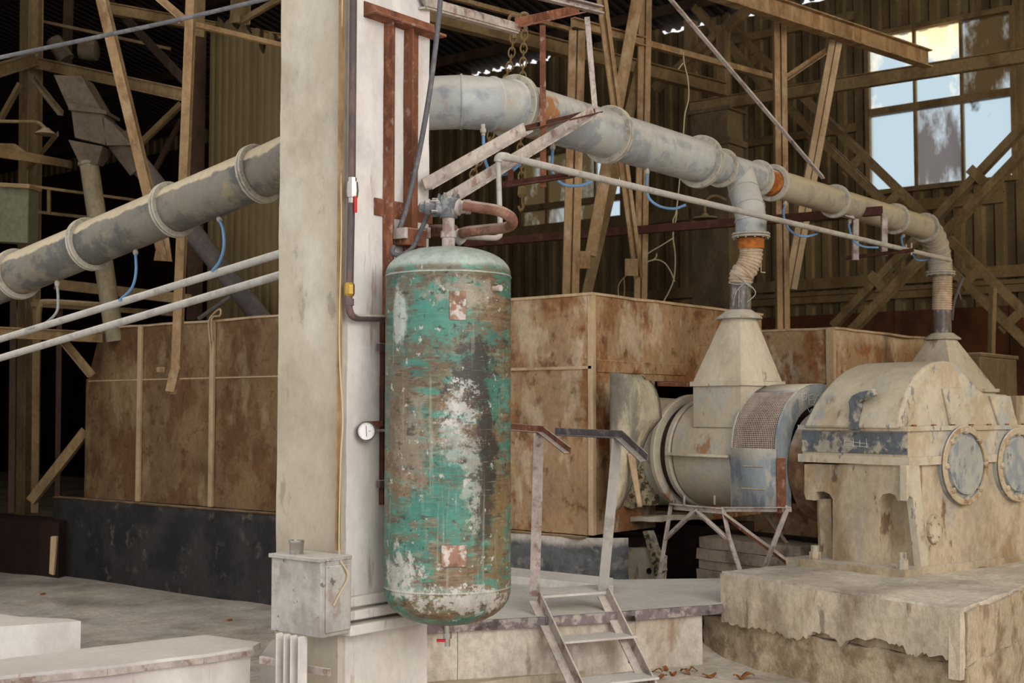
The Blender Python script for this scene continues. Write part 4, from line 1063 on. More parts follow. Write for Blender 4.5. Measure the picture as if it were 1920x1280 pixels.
# ladder with handrails
la = thing('step_ladder', PZ(1090, 1285, 0.0), 'short steel ladder with handrails in the middle of the picture', 'ladder')
S0, S1 = P(1012, 1118, 6.95), P(1140, 1109, 7.1)
E0, E1 = P(1097, 1300, 6.36), P(1232, 1295, 6.55)
for p_, q_ in ((S0, E0), (S1, E1)):
    b = B(); b.beam(p_, q_, [(-.0, -.036), (.056, -.036), (.056, -.026), (.010, -.026), (.010, .036), (0, .036)], UZ); b.build('stringer', 'pale_steel', la, bevel=.002)
b = B(); b.prism([S0 - UZ * .01, S1 - UZ * .01, S1 + (S1 - E1).normalized() * .0 + V((.14, .17, 0)), S0 + V((.14, .17, 0))], UZ * .012); b.build('top_tread', 'deck', la)
def tread(ts, name='tread'):
    p_, q_ = S0.lerp(E0, ts), S1.lerp(E1, ts); q_ = V((q_.x, q_.y, p_.z)); back_ = V((.16, .2, 0)) * .55
    f = -back_ * .3
    b = B(); b.prism([p_ + f, q_ + (q_ - p_) * .05 + f, q_ + (q_ - p_) * .05 + back_, p_ + back_], UZ * .012); b.build(name, 'deck', la, bevel=.002)
    for s_ in (p_ + (q_ - p_) * .18, q_ - (q_ - p_) * .02):
        b = B(); b.beam(s_ + back_ * .3, s_ + back_ * .3 - UZ * .14, Lp(.03, .03, .005), CR); b.build('tread_bracket', 'pale_steel', la)
tread(.50); tread(.93)
def hp(x, y, D): return P(x, y, D)
H0 = hp(1020, 812, (S0 - CP).dot(CF)); H1 = hp(1167, 822, (S1 - CP).dot(CF))
for p_, q_, m_ in ((S0, H0, 'pale_steel'), (S1, H1, 'pipe_grey')):
    b = B(); b.beam(p_, q_, Lp(.056, .05, .007), CF); b.build('rail_post', m_, la, bevel=.001)
b = B(); b.beam(hp(950, 806, 7.4), H0 + UZ * .0, Lp(.04, .04, .006), UZ); b.beam(H0, hp(1070, 851, 6.5), Lp(.035, .035, .006), UZ); b.build('handrail', 'rust', la, bevel=.001)
T['rail_dark'] = material('blackened_rail', rgb(92, 84, 86), [(rgb(140, 122, 116), 12, (1, 1, 1), .52, .68, .7)], dust=DUST, dust_amt=.5, bump=.2)
b = B(); b.beam(hp(1042, 816, 7.6), H1, Lp(.045, .045, .006), UZ); b.beam(H1, hp(1214, 866, 6.75), Lp(.045, .045, .006), UZ); b.build('handrail', 'rail_dark', la, bevel=.001)['label'] = 'darker right-hand rail'

# dead leaves
for i, (x, y) in enumerate(((1232, 1262), (1248, 1258), (1262, 1266), (1256, 1240), (1270, 1238), (1285, 1262), (1300, 1258), (1240, 1272), (1330, 1268), (1120, 1232), (1385, 1272), (1400, 1270))):
    c_ = PZ(x, y, .035 if y < 1255 else .02)
    a = random.random() * 6.28; s_ = .022 + random.random() * .022
    u_ = V((math.cos(a), math.sin(a), .15)); w_ = V((-math.sin(a), math.cos(a), .1))
    c_.z = max(c_.z, gh(c_.x, c_.y) + .012)
    b = B(); b.grid(lambda p, q: c_ + u_ * (p - .5) * 2 * s_ + w_ * (q - .5) * 1.3 * s_ * math.sin(math.pi * (.12 + .76 * p)) + UZ * (.012 * math.sin(p * 5 + i) + .01 * abs(q - .5)), 8, 4)
    tag(b.build('dry_leaf', 'leaf', solid=.001), 'small curled brown leaf on the pale dust between the ladder and the concrete blocks', 'leaf', 'dead leaves on the dust')

# ================================================================== gearbox
def zg(y): return PMb(1700, y, 0).z
AE = 2.0; BE = .74
gb = thing('gearbox', M(.8, .35, .52), 'large dust-coated cast gearbox with domed top and round covers at the right', 'gearbox')
def mbox(bb, a0, a1, b0, b1, z0, z1):
    return bb.hexa([M(a0, b0, z0), M(a1, b0, z0), M(a1, b1, z0), M(a0, b1, z0), M(a0, b0, z1), M(a1, b0, z1), M(a1, b1, z1), M(a0, b1, z1)])
b = B(); mbox(b, .13, AE, 0, BE, .53, zg(872)); b.build('lower_case', 'gear_low', gb, dice=.08, rough=.006, rscale=6)
b = B(); mbox(b, -.10, AE, -.03, BE + .06, .525, .57); b.build('foot_flange', 'gear_low', gb, dice=.06, rough=.014, rscale=6)
b = B()
bb0 = lambda x: (PMa(x, 1000, .02) - G0).dot(ML)
zl_ = zg(934)
# overhanging ledge with rounded leg webs beneath, traced on the a=0 plane
out = [(1700, 870), (1700, 938), (1682, 938), (1678, 928), (1668, 924), (1655, 926), (1648, 940), (1648, 1085), (1561, 1075), (1561, 935), (1555, 926), (1545, 921), (1530, 922), (1527, 938), (1512, 936), (1508, 925), (1508, 870)]
pp_ = [PMa(x, y, 0) for x, y in out]
b.prism(pp_, MR * .14); b.build('web_ledge', 'gear_low', gb, dice=.07, rough=.004, rscale=7, smooth=50)
b = B(); gp = [PMb(1703, 880, -.02), PMb(1722, 880, -.02), PMb(1730, 980, -.02), PMb(1738, 1075, -.02), PMb(1703, 1075, -.02)]
b.prism([PMb(1701, 872, -.03), PMb(1724, 872, -.03), PMb(1732, 960, -.03), PMb(1742, 1060, -.03), PMb(1728, 1066, -.03), PMb(1716, 960, -.03), PMb(1712, 934, -.03), PMb(1706, 930, -.03), PMb(1701, 940, -.03)], ML * .05); b.build('corner_gusset', 'gear', gb, bevel=.004)
b = B(); b.prism([PMa(1533, 935, .05), PMa(1558, 935, .05), PMa(1561, 1056, .05), PMa(1540, 1056, .05)], MR * .09); b.build('leg_web', 'gear_low', gb, bevel=.004)
b = B(); mbox(b, -.02, AE, -.025, BE + .02, zg(873), zg(857)); b.build('lower_lip', 'gear', gb, dice=.1, rough=.003, bevel=.004)
b = B(); mbox(b, .0, AE, -.004, BE, zg(857), zg(808)); b.build('split_band', 'gear', gb)
b = B(); mbox(b, -.008, .002, .0, BE, zg(852), zg(811)); b.build('bare_band', 'gear_blue', gb)['label'] = 'slate-dark scraped band along the left side'
b = B(); mbox(b, -.02, AE, -.02, BE + .02, zg(808), zg(799)); b.build('upper_lip', 'gear', gb, dice=.1, rough=.003, bevel=.004)
dome = [(1686, 804), (1689, 785), (1694, 760), (1703, 733), (1716, 708), (1732, 690), (1750, 680), (1772, 676), (1788, 678), (1799, 685), (1808, 697), (1838, 731), (1848, 737), (1893, 740), (1906, 778), (1914, 804)]
dp_ = [PMb(x, y, .02) for x, y in dome]
zd0, zd1 = min(p.z for p in dp_), max(p.z for p in dp_)
b = B(); b.loft([dp_, [p + ML * ((BE - .05) - .15 * ((p.z - zd0) / (zd1 - zd0))) for p in dp_]]); b.build('domed_cover', 'gear', gb, bevel=.018, smooth=25)
# sloping ribs on the front of the dome
for r_ in ([(1764, 728), (1798, 728), (1812, 803), (1780, 803)], [(1852, 742), (1890, 742), (1904, 803), (1872, 803)]):
    q_ = [PMb(x, y, .02) for x, y in r_]; b = B(); b.prism(q_, -ML * .02); b.build('dome_rib', 'gear', gb, bevel=.006)
b = B(); mbox(b, 1.30, AE, .1, BE, zg(800), zg(738)); b.build('rear_cover', 'gear_low', gb)
# dust lip on the flat shoulder of the dome
for k, (cx_, cy_, ro) in enumerate(((1809, 872, .228), (1908, 871, .222))):
    c_ = PMb(cx_, cy_, -.03)
    b = B(); b.lathe(c_ + ML * .06, -ML, [(0, ro - .02), (.0, ro), (.05, ro), (.055, ro - .012), (.055, ro - .055), (.075, ro - .06), (.075, .01)], n=64)
    cv = b.build('bearing_cover', 'cover_disc', gb, smooth=40)
    b = B(); b.annulus(c_ - ML * .0, -ML, ro - .034, ro + .003, .012, n=64, bev=.004); b.build('cover_rim', 'ring', cv)
    u_ = MR; 
    for j in range(8):
        a = math.pi * 2 * j / 8 + math.pi / 2
        p_ = c_ + (MR * math.cos(a) + UZ * math.sin(a)) * (ro - .028)
        b = B(); b.lathe(p_, -ML, [(0, .019), (.018, .019), (.026, .012)], n=6); b.build('cover_bolt', 'ring', cv, smooth=20)
c_ = PMb(1748, 992, -.0)
b = B(); pr_ = []
for j in range(28):
    a = 2 * math.pi * j / 28; pr_.append(c_ + MR * math.cos(a) * .052 + UZ * math.sin(a) * .082)
b.prism(pr_, -ML * .018); iv = b.build('sight_cover', 'gear', gb)
for j in range(6):
    a = 2 * math.pi * j / 6 + .5; b = B(); b.lathe(c_ + MR * math.cos(a) * .045 + UZ * math.sin(a) * .074, -ML, [(0, .012), (.03, .012)], n=6); b.build('cover_bolt', 'ring', iv, smooth=20)
# lifting hook
b = B(); hk = [(1590, 806), (1592, 768), (1590, 752), (1597, 741), (1612, 733), (1634, 729), (1636, 742), (1620, 746), (1608, 756), (1607, 806)]
b.prism([PMa(x, y, -.055) for x, y in hk], MR * .05); b.build('lifting_hook', 'gear_blue', gb, bevel=.006)
# foot bolts
for (x_, y0_, y1_, a_) in ((1528, 1022, 1056, -.05), (1691, 1035, 1072, -.05)):
    t_, o_2 = PMa(x_, y0_, a_), PMa(x_, y1_, a_)
    b = B(); b.lathe((t_.x, t_.y, o_2.z - .02), UZ, [(0, .034), (.09, .034), (.09, .024), (t_.z - o_2.z + .02, .024)], n=6); b.build('foot_bolt', 'gear', gb, smooth=20)
# small bolts on the lip
for j in range(9):
    b = B(); b.lathe(M(.06 + .19 * j, .02 - .025, zg(799) - .003), UZ, [(0, .014), (.012, .014)], n=6); b.build('lip_bolt', 'rust', gb, smooth=20)
# chalk drawn marks on the dark band
b = B()
for (xa, ya_, xb_, yb2) in ((1582, 826, 1627, 832), (1582, 834, 1626, 838), (1584, 822, 1583, 836), (1600, 822, 1600, 838), (1612, 824, 1612, 838), (1624, 822, 1626, 840)):
    b.tube([PMa(xa, ya_, -.011), PMa(xb_, yb2, -.011)], .0014, 5)
b.build('chalk_marks', 'chalk', gb)

# ================================================================== coupling guard
ZC = 1.185; AC = .35
def arch(a_c, z_c, r, z_bot, n=18, ext=0):
    pts = [M(a_c - r, 0, z_bot)]
    for k in range(n + 1):
        a = math.pi - math.pi * k / n; pts.append(M(a_c + r * math.cos(a), 0, z_c + r * math.sin(a)))
    pts.append(M(a_c + r, 0, z_bot)); return pts
gd = thing('coupling_guard', M(AC, 1.1, .85), 'arched blue-grey coupling guard with a square mesh window', 'guard')
BG0, BG1 = .90, 1.27
ro_, ri_ = .405, .27; zbt = .845
O = arch(AC, ZC + .03, ro_, zbt, 24); I = arch(AC, ZC + .03, ri_, zbt, 24)
# face band
b = B()
for side in (BG0,):
    pts_ = [p + ML * side for p in O] + [p + ML * side for p in reversed(I)]
    n_o = len(O)
    vs = [p + ML * side for p in O] + [p + ML * side for p in I] + [p + ML * (side + .006) for p in O] + [p + ML * (side + .006) for p in I]
    fs = []
    for i in range(n_o - 1):
        fs += [(i, i + 1, n_o + i + 1, n_o + i), (2 * n_o + i, 3 * n_o + i, 3 * n_o + i + 1, 2 * n_o + i + 1), (i, 2 * n_o + i, 2 * n_o + i + 1, i + 1), (n_o + i, n_o + i + 1, 3 * n_o + i + 1, 3 * n_o + i)]
    fs += [(0, n_o, 3 * n_o, 2 * n_o), (n_o - 1, 3 * n_o - 1, 4 * n_o - 1, 2 * n_o - 1)]
    b.add(vs, fs)
b.build('end_face', 'guard', gd, smooth=30)
# rear face
b = B(); b.prism([p + ML * BG1 for p in O], ML * .006); b.build('rear_face', 'guard', gd, smooth=30)
# wrap skin: bottom plate, mesh window, top wrap
def wrap(i0, i1, name, m, solid=.006):
    bb = B(); vs = []; fs = []
    for i in range(i0, i1 + 1): vs += [O[i] + ML * BG0, O[i] + ML * BG1]
    for k in range(i1 - i0): fs.append((2 * k, 2 * k + 1, 2 * k + 3, 2 * k + 2))
    bb.add(vs, fs); return bb.build(name, m, gd, solid=solid, smooth=40)
wrap(0, 1, 'side_plate', 'guard'); wrap(9, len(O) - 1, 'top_wrap', 'guard')
# mesh over the curve between index 1 and 9
b = B(); seg = O[1:10]
b2 = B()
def along(t):
    k = t * (len(seg) - 1); i = min(int(k), len(seg) - 2); return seg[i].lerp(seg[i + 1], k - i)
NV, NH = 24, 34
for i in range(NV + 1):
    bb_ = BG0 + .012 + (BG1 - BG0 - .024) * i / NV
    b.tube([along(j / 12) + ML * bb_ for j in range(13)], .0026, 4)
for j in range(NH + 1):
    p_ = along(j / NH); b.tube([p_ + ML * BG0, p_ + ML * BG1], .0026, 4)
b.build('mesh_window', 'mesh', gd, smooth=0)['label'] = 'square wire mesh window'
for bb_ in (BG0, BG1 - .012):
    b = B(); b.tube([along(j / 12) + ML * (bb_ + .006) for j in range(13)], .008, 6)
    b.build('mesh_frame', 'guard', gd)
b = B(); b.cbox(M(AC - ro_ - .006, 1.08, zbt + .26), ML * .16, MR * .006, UZ * .006); b.cbox(M(AC - ro_ - .006, 1.08, zbt + .12), ML * .2, MR * .006, UZ * .005); b.build('crease', 'rib', gd)
# chalk letters P E L on the face
b = B(); zf = BG0 - .003
def L_(pts_): b.tube([PMb(x, y, zf) for x, y in pts_], .0024, 5)
L_([(1505, 760), (1503, 739)]); L_([(1503, 739), (1509, 737), (1513, 742), (1511, 748), (1504, 751)])
L_([(1525, 739), (1516, 741), (1517, 759), (1528, 759)]); L_([(1517, 750), (1525, 749)])
L_([(1533, 740), (1526, 756), (1537, 756)]); L_([(1533, 740), (1536, 743)])
L_([(1541, 748), (1547, 766)]); L_([(1546, 746), (1551, 764)]); L_([(1515, 766), (1518, 773), (1522, 766)])
b.build('chalk_letters', 'chalk', gd)['label'] = 'hand-chalked letters'
b = B(); mbox(b, AC - ro_ - .012, AC - ro_ + .03, BG0 - .05, BG0 - .01, zbt - .02, ZC - .02); b.build('hinge_post', 'rust', gd, bevel=.003)
# coupling inside
cp_ = thing('coupling', M(AC, .85, .8), 'brown drum-shaped coupling seen through the guard opening', 'coupling')
b = B(); b.lathe(M(AC + .05, .74, 1.10), ML, [(0, .1), (0, .30), (.03, .36), (.15, .36), (.155, .30), (.155, .1), (.20, .1)], n=56)
b.build('hub', 'hub', cp_, smooth=40)
b = B(); b.lathe(M(AC, .95, ZC + .02), ML, [(0, .12), (0, .35), (.28, .35), (.28, .12)], n=48); b.build('guard_shade_fill', 'dark_in', cp_)  # dark cylinder painting the shade inside the guard behind the mesh

# ================================================================== drum
dm = thing('mill_drum', M(AC, 1.6, .8), 'short dusty horizontal drum casing with bolted rings, left of the mesh guard', 'drum')
ZD = 1.16; RD = .355
def half(r, b0, b1, up, name, m, extra=0):
    bb = B(); rings = []
    for bq in (b0, b1):
        pts_ = []
        for k in range(25):
            a = math.pi * k / 24 * (1 if up else -1)
            pts_.append(M(AC + r * math.cos(a), bq, ZD + r * math.sin(a)))
        rings.append(pts_)
    bb.loft(rings); return bb.build(name, m, dm, smooth=40)
half(RD + .01, 1.31, 1.84, True, 'upper_casing', 'drum'); half(RD, 1.33, 1.84, False, 'lower_casing', 'drum')
b = B(); mbox(b, AC - RD - .05, AC + RD + .05, 1.31, 1.86, ZD - .008, ZD + .008); b.build('joint_flange', 'hopper', dm, dice=.06, rough=.003)
b = B(); b.annulus(M(AC, 1.30, ZD), -ML, RD - .05, RD + .025, .035, n=64, bev=.008); b.build('end_ring', 'ring', dm)
for bq, r_, w_ in ((1.86, RD + .015, .05), (1.97, RD + .05, .045)):
    b = B(); b.annulus(M(AC, bq, ZD), ML, .18, r_, w_, n=64, bev=.008); b.build('side_ring', 'drum', dm)
b = B(); b.annulus(M(AC, 1.905, ZD), ML, .2, RD - .01, .07, n=64); b.build('groove', 'dark_in', dm)  # dark annulus painted as the shadow gap between the two rings
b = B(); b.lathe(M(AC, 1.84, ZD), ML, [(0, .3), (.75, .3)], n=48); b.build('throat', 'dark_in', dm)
b = B(); b.lathe(M(AC, 2.02, ZD), ML, [(0, RD - .02), (.12, RD + .02), (.3, RD + .03), (.3, .2)], n=48); b.build('cone', 'drum', dm, smooth=50)
# crumbly scale heap and the shelf below
b = B(); b.cbox(M(.02, 2.27, 1.0), MR * .22, ML * .30, UZ * .42)
tag(b.build('scale_crust', 'scale', dice=.035, rough=.028, rscale=9), 'crumbly pale mineral crust between the torn shield and the drum ring', 'crust')
# torn shield
sh_ = [(1145, 1146, 1147, 1148, 1146, 1144), ]
def shield(u, v):     # u across, v bottom->top
    ys = 955 - v * 258
    xr = [1192, 1188, 1186, 1192, 1206, 1222, 1242, 1236, 1228, 1206][min(9, int(v * 9.001))]
    t = v * 9; i = min(8, int(t)); xs = [1160, 1176, 1188, 1196, 1204, 1216, 1240, 1237, 1228, 1204]
    xr = xs[i] * (1 - (t - i)) + xs[i + 1] * (t - i)
    if v > .9: ys += (v - .9) * 0
    x = 1145 + (xr - 1145) * u
    D = 8.42 - .16 * math.sin(u * math.pi * .9) + .18 * u * u
    return P(x, ys + (8 * u if v > .95 else 0), D)
b = B(); b.grid(shield, 16, 30)
tag(b.build('torn_shield', 'shield', solid=.012, smooth=80), 'tall curled streaky metal shield standing at the housing corner', 'shield')
b = B(); b.grid(lambda u, v: P(1176 + 8 * v * 0 + (1 - v) * 20 + u * (8 + 6 * v), 950 - v * 100, 8.3), 3, 8)
tag(b.build('bent_strip', 'rib', solid=.01), 'narrow pale strip of metal hanging under the curled shield', 'strip')
# shelf and broken castings below
b = B(); b.prism([PMa(1158, 968, -.02), PMa(1240, 968, -.02), PMa(1240, 978, -.02), PMa(1158, 976, -.02)], MR * .5)
tag(b.build('crusted_shelf', 'hopper', dice=.04, rough=.01, rscale=9), 'dusty crusted shelf under the mineral crust', 'shelf')
b = B(); b.prism([PMa(1156, 1026, .0), PMa(1213, 1028, .0), PMa(1236, 1044, .0), (PMa(1232, 1098, .0)), PMa(1156, 1104, .0)], MR * .08)
b2_ = b.build('broken_casting', 'hopper', dice=.04, rough=.006, rscale=9)
tag(b2_, 'whitish broken casting with a dark hole, low beside the ladder', 'casting')
b = B(); b.lathe(PMa(1216, 1070, -.012), MR, [(0, .012), (.002, .02), (.03, .02)], n=14); b.build('bolt_hole', 'black', b2_)
b = B(); b.prism([PMa(1205, 996, -.03), PMa(1214, 994, -.03), PMa(1240, 1070, -.03), PMa(1228, 1078, -.03)], MR * .06)
tag(b.build('slanting_rib', 'scale', dice=.03, rough=.005, rscale=12), 'slanting speckled rib beside the whitish casting', 'rib')
# dark sheet that paints the shade of the open void under the drum
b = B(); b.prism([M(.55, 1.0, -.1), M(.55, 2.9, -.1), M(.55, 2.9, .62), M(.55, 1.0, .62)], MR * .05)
tag(b.build('cavity_shade_panel', 'dark_in'), 'dark panel painted as the shade under the drum behind the trestle', 'panel')

# trestle under the drum
ts = thing('trestle', PMa(1300, 1090, -.06), 'dusty angle-iron trestle with slanting braces under drum and guard', 'stand')
AP = -.06
def tb(x0, y0, x1, y1, name, w=.035, a0=AP, a1=AP, m='pale_steel'):
    b = B(); b.beam(PMa(x0, y0, a0), PMa(x1, y1, a1), Lp(w, w, .006), -MR); b.build(name, m, ts, bevel=.001)
tb(1264, 944, 1362, 952, 'top_rail', .04); tb(1356, 950, 1484, 950, 'top_rail', .03)
tb(1262, 948, 1238, 1096, 'leg'); tb(1360, 950, 1372, 1010, 'leg'); tb(1372, 1008, 1394, 1074, 'leg')
tb(1312, 955, 1250, 1014, 'brace'); tb(1310, 955, 1374, 1012, 'brace'); tb(1482, 952, 1438, 1066, 'leg')
tb(1362, 962, 1494, 1060, 'brace', m='rust', a1=.02); tb(1432, 955, 1512, 1060, 'rear_brace', a0=.35, a1=.35, m='rust')
tb(1264, 944, 1275, 948, 'end_rail', a1=.6)
for x_ in (1283, 1340):
    b = B(); c_ = PMa(x_, 946, -.0); b.lathe(c_, UZ, [(0, .008), (.06, .008)], n=8); b.build('stud', 'pale_steel', ts)
# packing slabs
zz = [1096, 1070, 1052, 1030, 1008]
lbl = ['lowest of the dusty packing slabs behind the trestle', 'second packing slab from the bottom behind the trestle', 'third packing slab from the bottom behind the trestle', 'topmost of the dusty packing slabs behind the trestle']
for i in range(4):
    x0_ = 1306 + (i % 2) * 5
    p0_, p1_ = PMa(x0_, zz[i], .16 + .02 * (i % 2)), PMa(1500, zz[i], .16)
    zt_ = PMa(1340, zz[i + 1], .16).z; zb_ = PMa(1340, zz[i], .16).z
    b = B(); b.hexa([low(p0_, zb_), low(p1_, zb_), low(p1_ + MR * .3, zb_), low(p0_ + MR * .3, zb_), low(p0_, zt_ - .004), low(p1_, zt_ - .004), low(p1_ + MR * .3, zt_ - .004), low(p0_ + MR * .3, zt_ - .004)])
    tag(b.build('packing_slab', 'pad', dice=.06, rough=.006, rscale=6), lbl[i], 'slab', 'packing slabs behind the trestle')

# ================================================================== hoppers
def hopper(name, corners, zb_, ztop, cen, rt, label, neck=None):
    h = thing(name, (cen[0], cen[1], zb_), label, 'hopper')
    n = 32; low_, up_ = [], []
    # square-to-round transition
    for k in range(n):
        a = 2 * math.pi * k / n + math.pi / 4
        c, s_ = math.cos(a), math.sin(a); mx = max(abs(c), abs(s_)); c2, s2 = c / mx, s_ / mx
        o_ = (corners[0] + corners[2]) / 2; e1_ = (corners[1] - corners[0]) / 2; e2_ = (corners[3] - corners[0]) / 2
        low_.append(o_ + e1_ * c2 + e2_ * s2 + UZ * (zb_ + .03 - o_.z))
        cc, ss = (c * .9 + .1 * c2), (s_ * .9 + .1 * s2)
        up_.append(V((cen[0], cen[1], ztop)) + e1_.normalized() * cc * rt + e2_.normalized() * ss * rt)
    mid = [a_.lerp(b_, .5) for a_, b_ in zip(low_, up_)]
    b = B(); b.loft([low_, mid, up_]); b.build('cone_sheet', 'hopper', h, smooth=28)
    o_ = (corners[0] + corners[2]) / 2
    b = B(); cs = [low(o_ + (c_ - o_) * 1.08, zb_) for c_ in corners]; b.prism(cs, UZ * .03); b.build('base_flange', 'hopper', h, dice=.06, rough=.004)
    b = B(); b.lathe((cen[0], cen[1], ztop - .005), UZ, [(0, rt + .045), (.014, rt + .045), (.03, rt + .02), (.06, rt - .02)], n=32); b.build('top_flange', 'flange', h, dice=.05, rough=.003)
    if neck:
        b = B(); b.prism([low(c_, neck) for c_ in corners], UZ * (zb_ - neck)); b.build('neck', 'drum', h)
    return h
a0, a1, b0, b1 = .02, .42, 1.25, 1.67
zb1 = PN(1388, 722, M(a0, b0, 0), Fh).z
ztp = P(1385, 597, 8.47).z
cn = P(1386, 600, 8.47)
hopper('dust_hopper', [M(a0, b0, 0), M(a1, b0, 0), M(a1, b1, 0), M(a0, b1, 0)], zb1, ztp, (cn.x, cn.y), .105, 'whitened four-sided hopper standing on the drum under the near ribbed hose', neck=zb1 - .27)
c2_ = P(1767, 640, DE)
f2 = [c2_ + MR * sx * .33 + ML * sy * .33 for sx, sy in ((-1, -1), (1, -1), (1, 1), (-1, 1))]
hopper('dust_hopper', f2, P(1767, 735, DE).z, P(1767, 636, DE).z, (c2_.x, c2_.y), .12, 'dusty hopper behind the gearbox dome under the far ribbed hose', neck=.6)
# ================================================================== steel frames, right half
def mem(name, x0, y0, D0_, x1, y1, D1_, prof, mat, label, cat, up=(0, 0, 1), lvl=False):
    a = P(x0, y0, D0_); c = PZ(x1, y1, a.z) if lvl else P(x1, y1, D1_)
    return member(name, a, c, prof, mat, label, cat, up)
I14 = Ip(.135, .135)
mem('steel_post', 1082, 60, 11.0, 1069, 575, 11.0, Gp(.14, .12), 'tan_steel', 'tan steel post standing nearest right of the tank, with a dark groove', 'post', CF)
mem('steel_post', 1210, -40, 11.6, 1200, 590, 11.6, Gp(.115, .1), 'tan_steel', 'tan steel post crossing the middle of the big duct', 'post', CF)
t_ = P(1461, 40, 12.0)
member('steel_post', (t_.x, t_.y, -.1), t_, Gp(.115, .1), 'tan_steel', 'tall tan steel post behind the orange duct collar', 'post', CF)
mem('diagonal_brace', 1187, -20, 11.3, 1096, 478, 11.1, Cp(.10, .09), 'tan_steel', 'wide pale tan brace leaning down left behind the duct flange', 'brace', CF)
mem('diagonal_brace', 1192, 120, 11.7, 1088, 560, 11.6, Cp(.09, .13), 'far_steel', 'duller wide brace right behind the pale leaning brace', 'brace', CF)
mem('diagonal_brace', 1126, -20, 10.6, 1197, 520, 11.3, Gp(.085, .07, .012), 'tan_steel', 'grooved tan brace leaning down right behind the duct', 'brace', CF)
for (x, y, D, lb) in ((1095, 487, 10.95, 'square gusset plate at the foot of the left leaning brace'), (1184, 501, 11.15, 'square gusset plate at the foot of the right leaning brace')):
    b = B(); b.cbox(P(x, y, D), CR * .115, UZ * .15, CF * .012); tag(b.build('gusset_plate', 'tan_steel', bevel=.003), lb, 'plate')
mem('cross_beam', 1070, 43, 11.0, 1212, 82, 0, Cp(.05, .085), 'tan_steel', 'short tan beam joining the two nearest tan posts near the top', 'beam', lvl=True)
mem('cross_angle', 1212, 90, 11.6, 1462, 156, 0, Lp(.06, .075), 'tan_steel', 'tan angle bar joining the duct-crossing post to the tall post', 'beam', lvl=True)
mem('cross_angle', 840, 0, 12.5, 1072, 62, 0, Lp(.05, .06), 'tan_steel', 'thin tan angle bar near the top edge above the chain rings', 'beam', lvl=True)
mem('roof_girder', 1300, -34, 10.6, 1740, 111, 13.4, Ip(.11, .18), 'tan_steel', 'big tan I-beam ending in mid-air before the tall window', 'girder')
mem('diagonal_brace', 1569, 62, 12.4, 1481, 541, 12.4, Gp(.125, .07, .006, .03), 'rib', 'wide pale double-channel brace hanging from the big tan I-beam', 'brace', CF)
mem('short_strut', 1470, 153, 12.1, 1563, 90, 12.5, Lp(.05, .05), 'tan_steel', 'short rising strut between the tall post and the pale brace', 'strut')
mem('thin_brace', 1240, -15, 9.3, 1540, 336, 10.0, Lp(.035, .035), 'pale_steel', 'thin pale angle bar slanting steeply down to the duct', 'brace')
mem('roof_girder', 790, 24, 11.6, 1357, 168, 0, Ip(.10, .15), 'far_steel', 'brown I-beam running from the column to the thick brown pillar', 'girder', lvl=True)
mem('roof_girder', 1960, 98, 14.3, 1293, 203, 0, Ip(.10, .165), 'far_steel', 'brown I-beam crossing in front of the tall window', 'girder', lvl=True)
# pillar
c_ = P(1340, 240, 16.8)
pb = thing('brown_pillar', (c_.x, c_.y, -.2), 'thick brown riveted pillar behind the duct, right of centre', 'pillar')
b = B(); zt_ = P(1340, 205, 16.8).z; b.aabb(c_.x - .1, c_.y - .25, -.2, c_.x + .3, c_.y + .3, zt_); b.build('shaft', 'bulk', pb, dice=.25, rough=.01)
b = B(); b.aabb(c_.x - .13, c_.y - .3, zt_ - .5, c_.x + .34, c_.y + .36, zt_ - .42); b.aabb(c_.x - .13, c_.y - .3, zt_ - .05, c_.x + .34, c_.y + .36, zt_); b.build('cap_band', 'bulk', pb)
b = B(); zz_ = P(1340, 50, 16.8).z; b.beam((c_.x, c_.y - .2, zt_), (c_.x, c_.y - .2, zz_), Cp(.12, .16), UX); b.beam((c_.x + .1, c_.y + .35, zt_), (c_.x + .1, c_.y + .35, zz_ + .2), Cp(.12, .16), UX); b.build('upper_channels', 'far_steel', pb)
b = B(); b.beam((c_.x, c_.y - .2, zz_), (c_.x + .1, c_.y + .5, zz_ - .5), Lp(.1, .1), UX); b.beam((c_.x - .05, c_.y + .9, zz_ - .7), (c_.x - .05, c_.y - .5, zz_ + .1), Lp(.1, .12), UX); b.build('lattice', 'far_steel', pb)
# braces on the window wall
def wb(x0, y0, x1, y1, xp, label, two=True):
    r = thing('cross_brace', PX(x1, y1, xp), label, 'brace')
    p_, q_ = PX(x0, y0, xp), PX(x1, y1, xp); d = (q_ - p_).normalized(); n_ = d.cross(UX).normalized()
    if n_.z < 0: n_ = -n_
    b = B(); b.beam(p_, q_, Cp(.10, .15), UX); b.build('channel', 'far_steel', r)
    if two:
        b = B(); b.beam(p_ + n_ * .24 + UX * .05, q_ + n_ * .24 + UX * .05, Cp(.10, .12), UX); b.build('channel', 'far_steel', r)
        L_2 = (q_ - p_).length; k = int(L_2 / .75)
        for i in range(1, k):
            o_ = p_ + d * (L_2 * i / k); b = B(); b.box(o_ - n_ * .06 - UX * .03, n_ * .36, d * .12, UX * .012)
            b.build('batten_plate', 'far_steel', r)
wb(1335, 70, 1960, 688, 16.4, 'long double-channel brace slanting down right past the tall window corner')
wb(1960, 232, 1578, 630, 15.6, 'double-channel brace slanting down left under the tall window')
wb(1300, 20, 1445, 185, 15.9, 'short dark brace above the brown pillar', False)
mem('wall_stud', 1862, 540, 14.5, 1858, 680, 14.5, Rp(.06, .06), 'far_steel', 'thin upright stud above the grey-brown cabinet', 'stud')
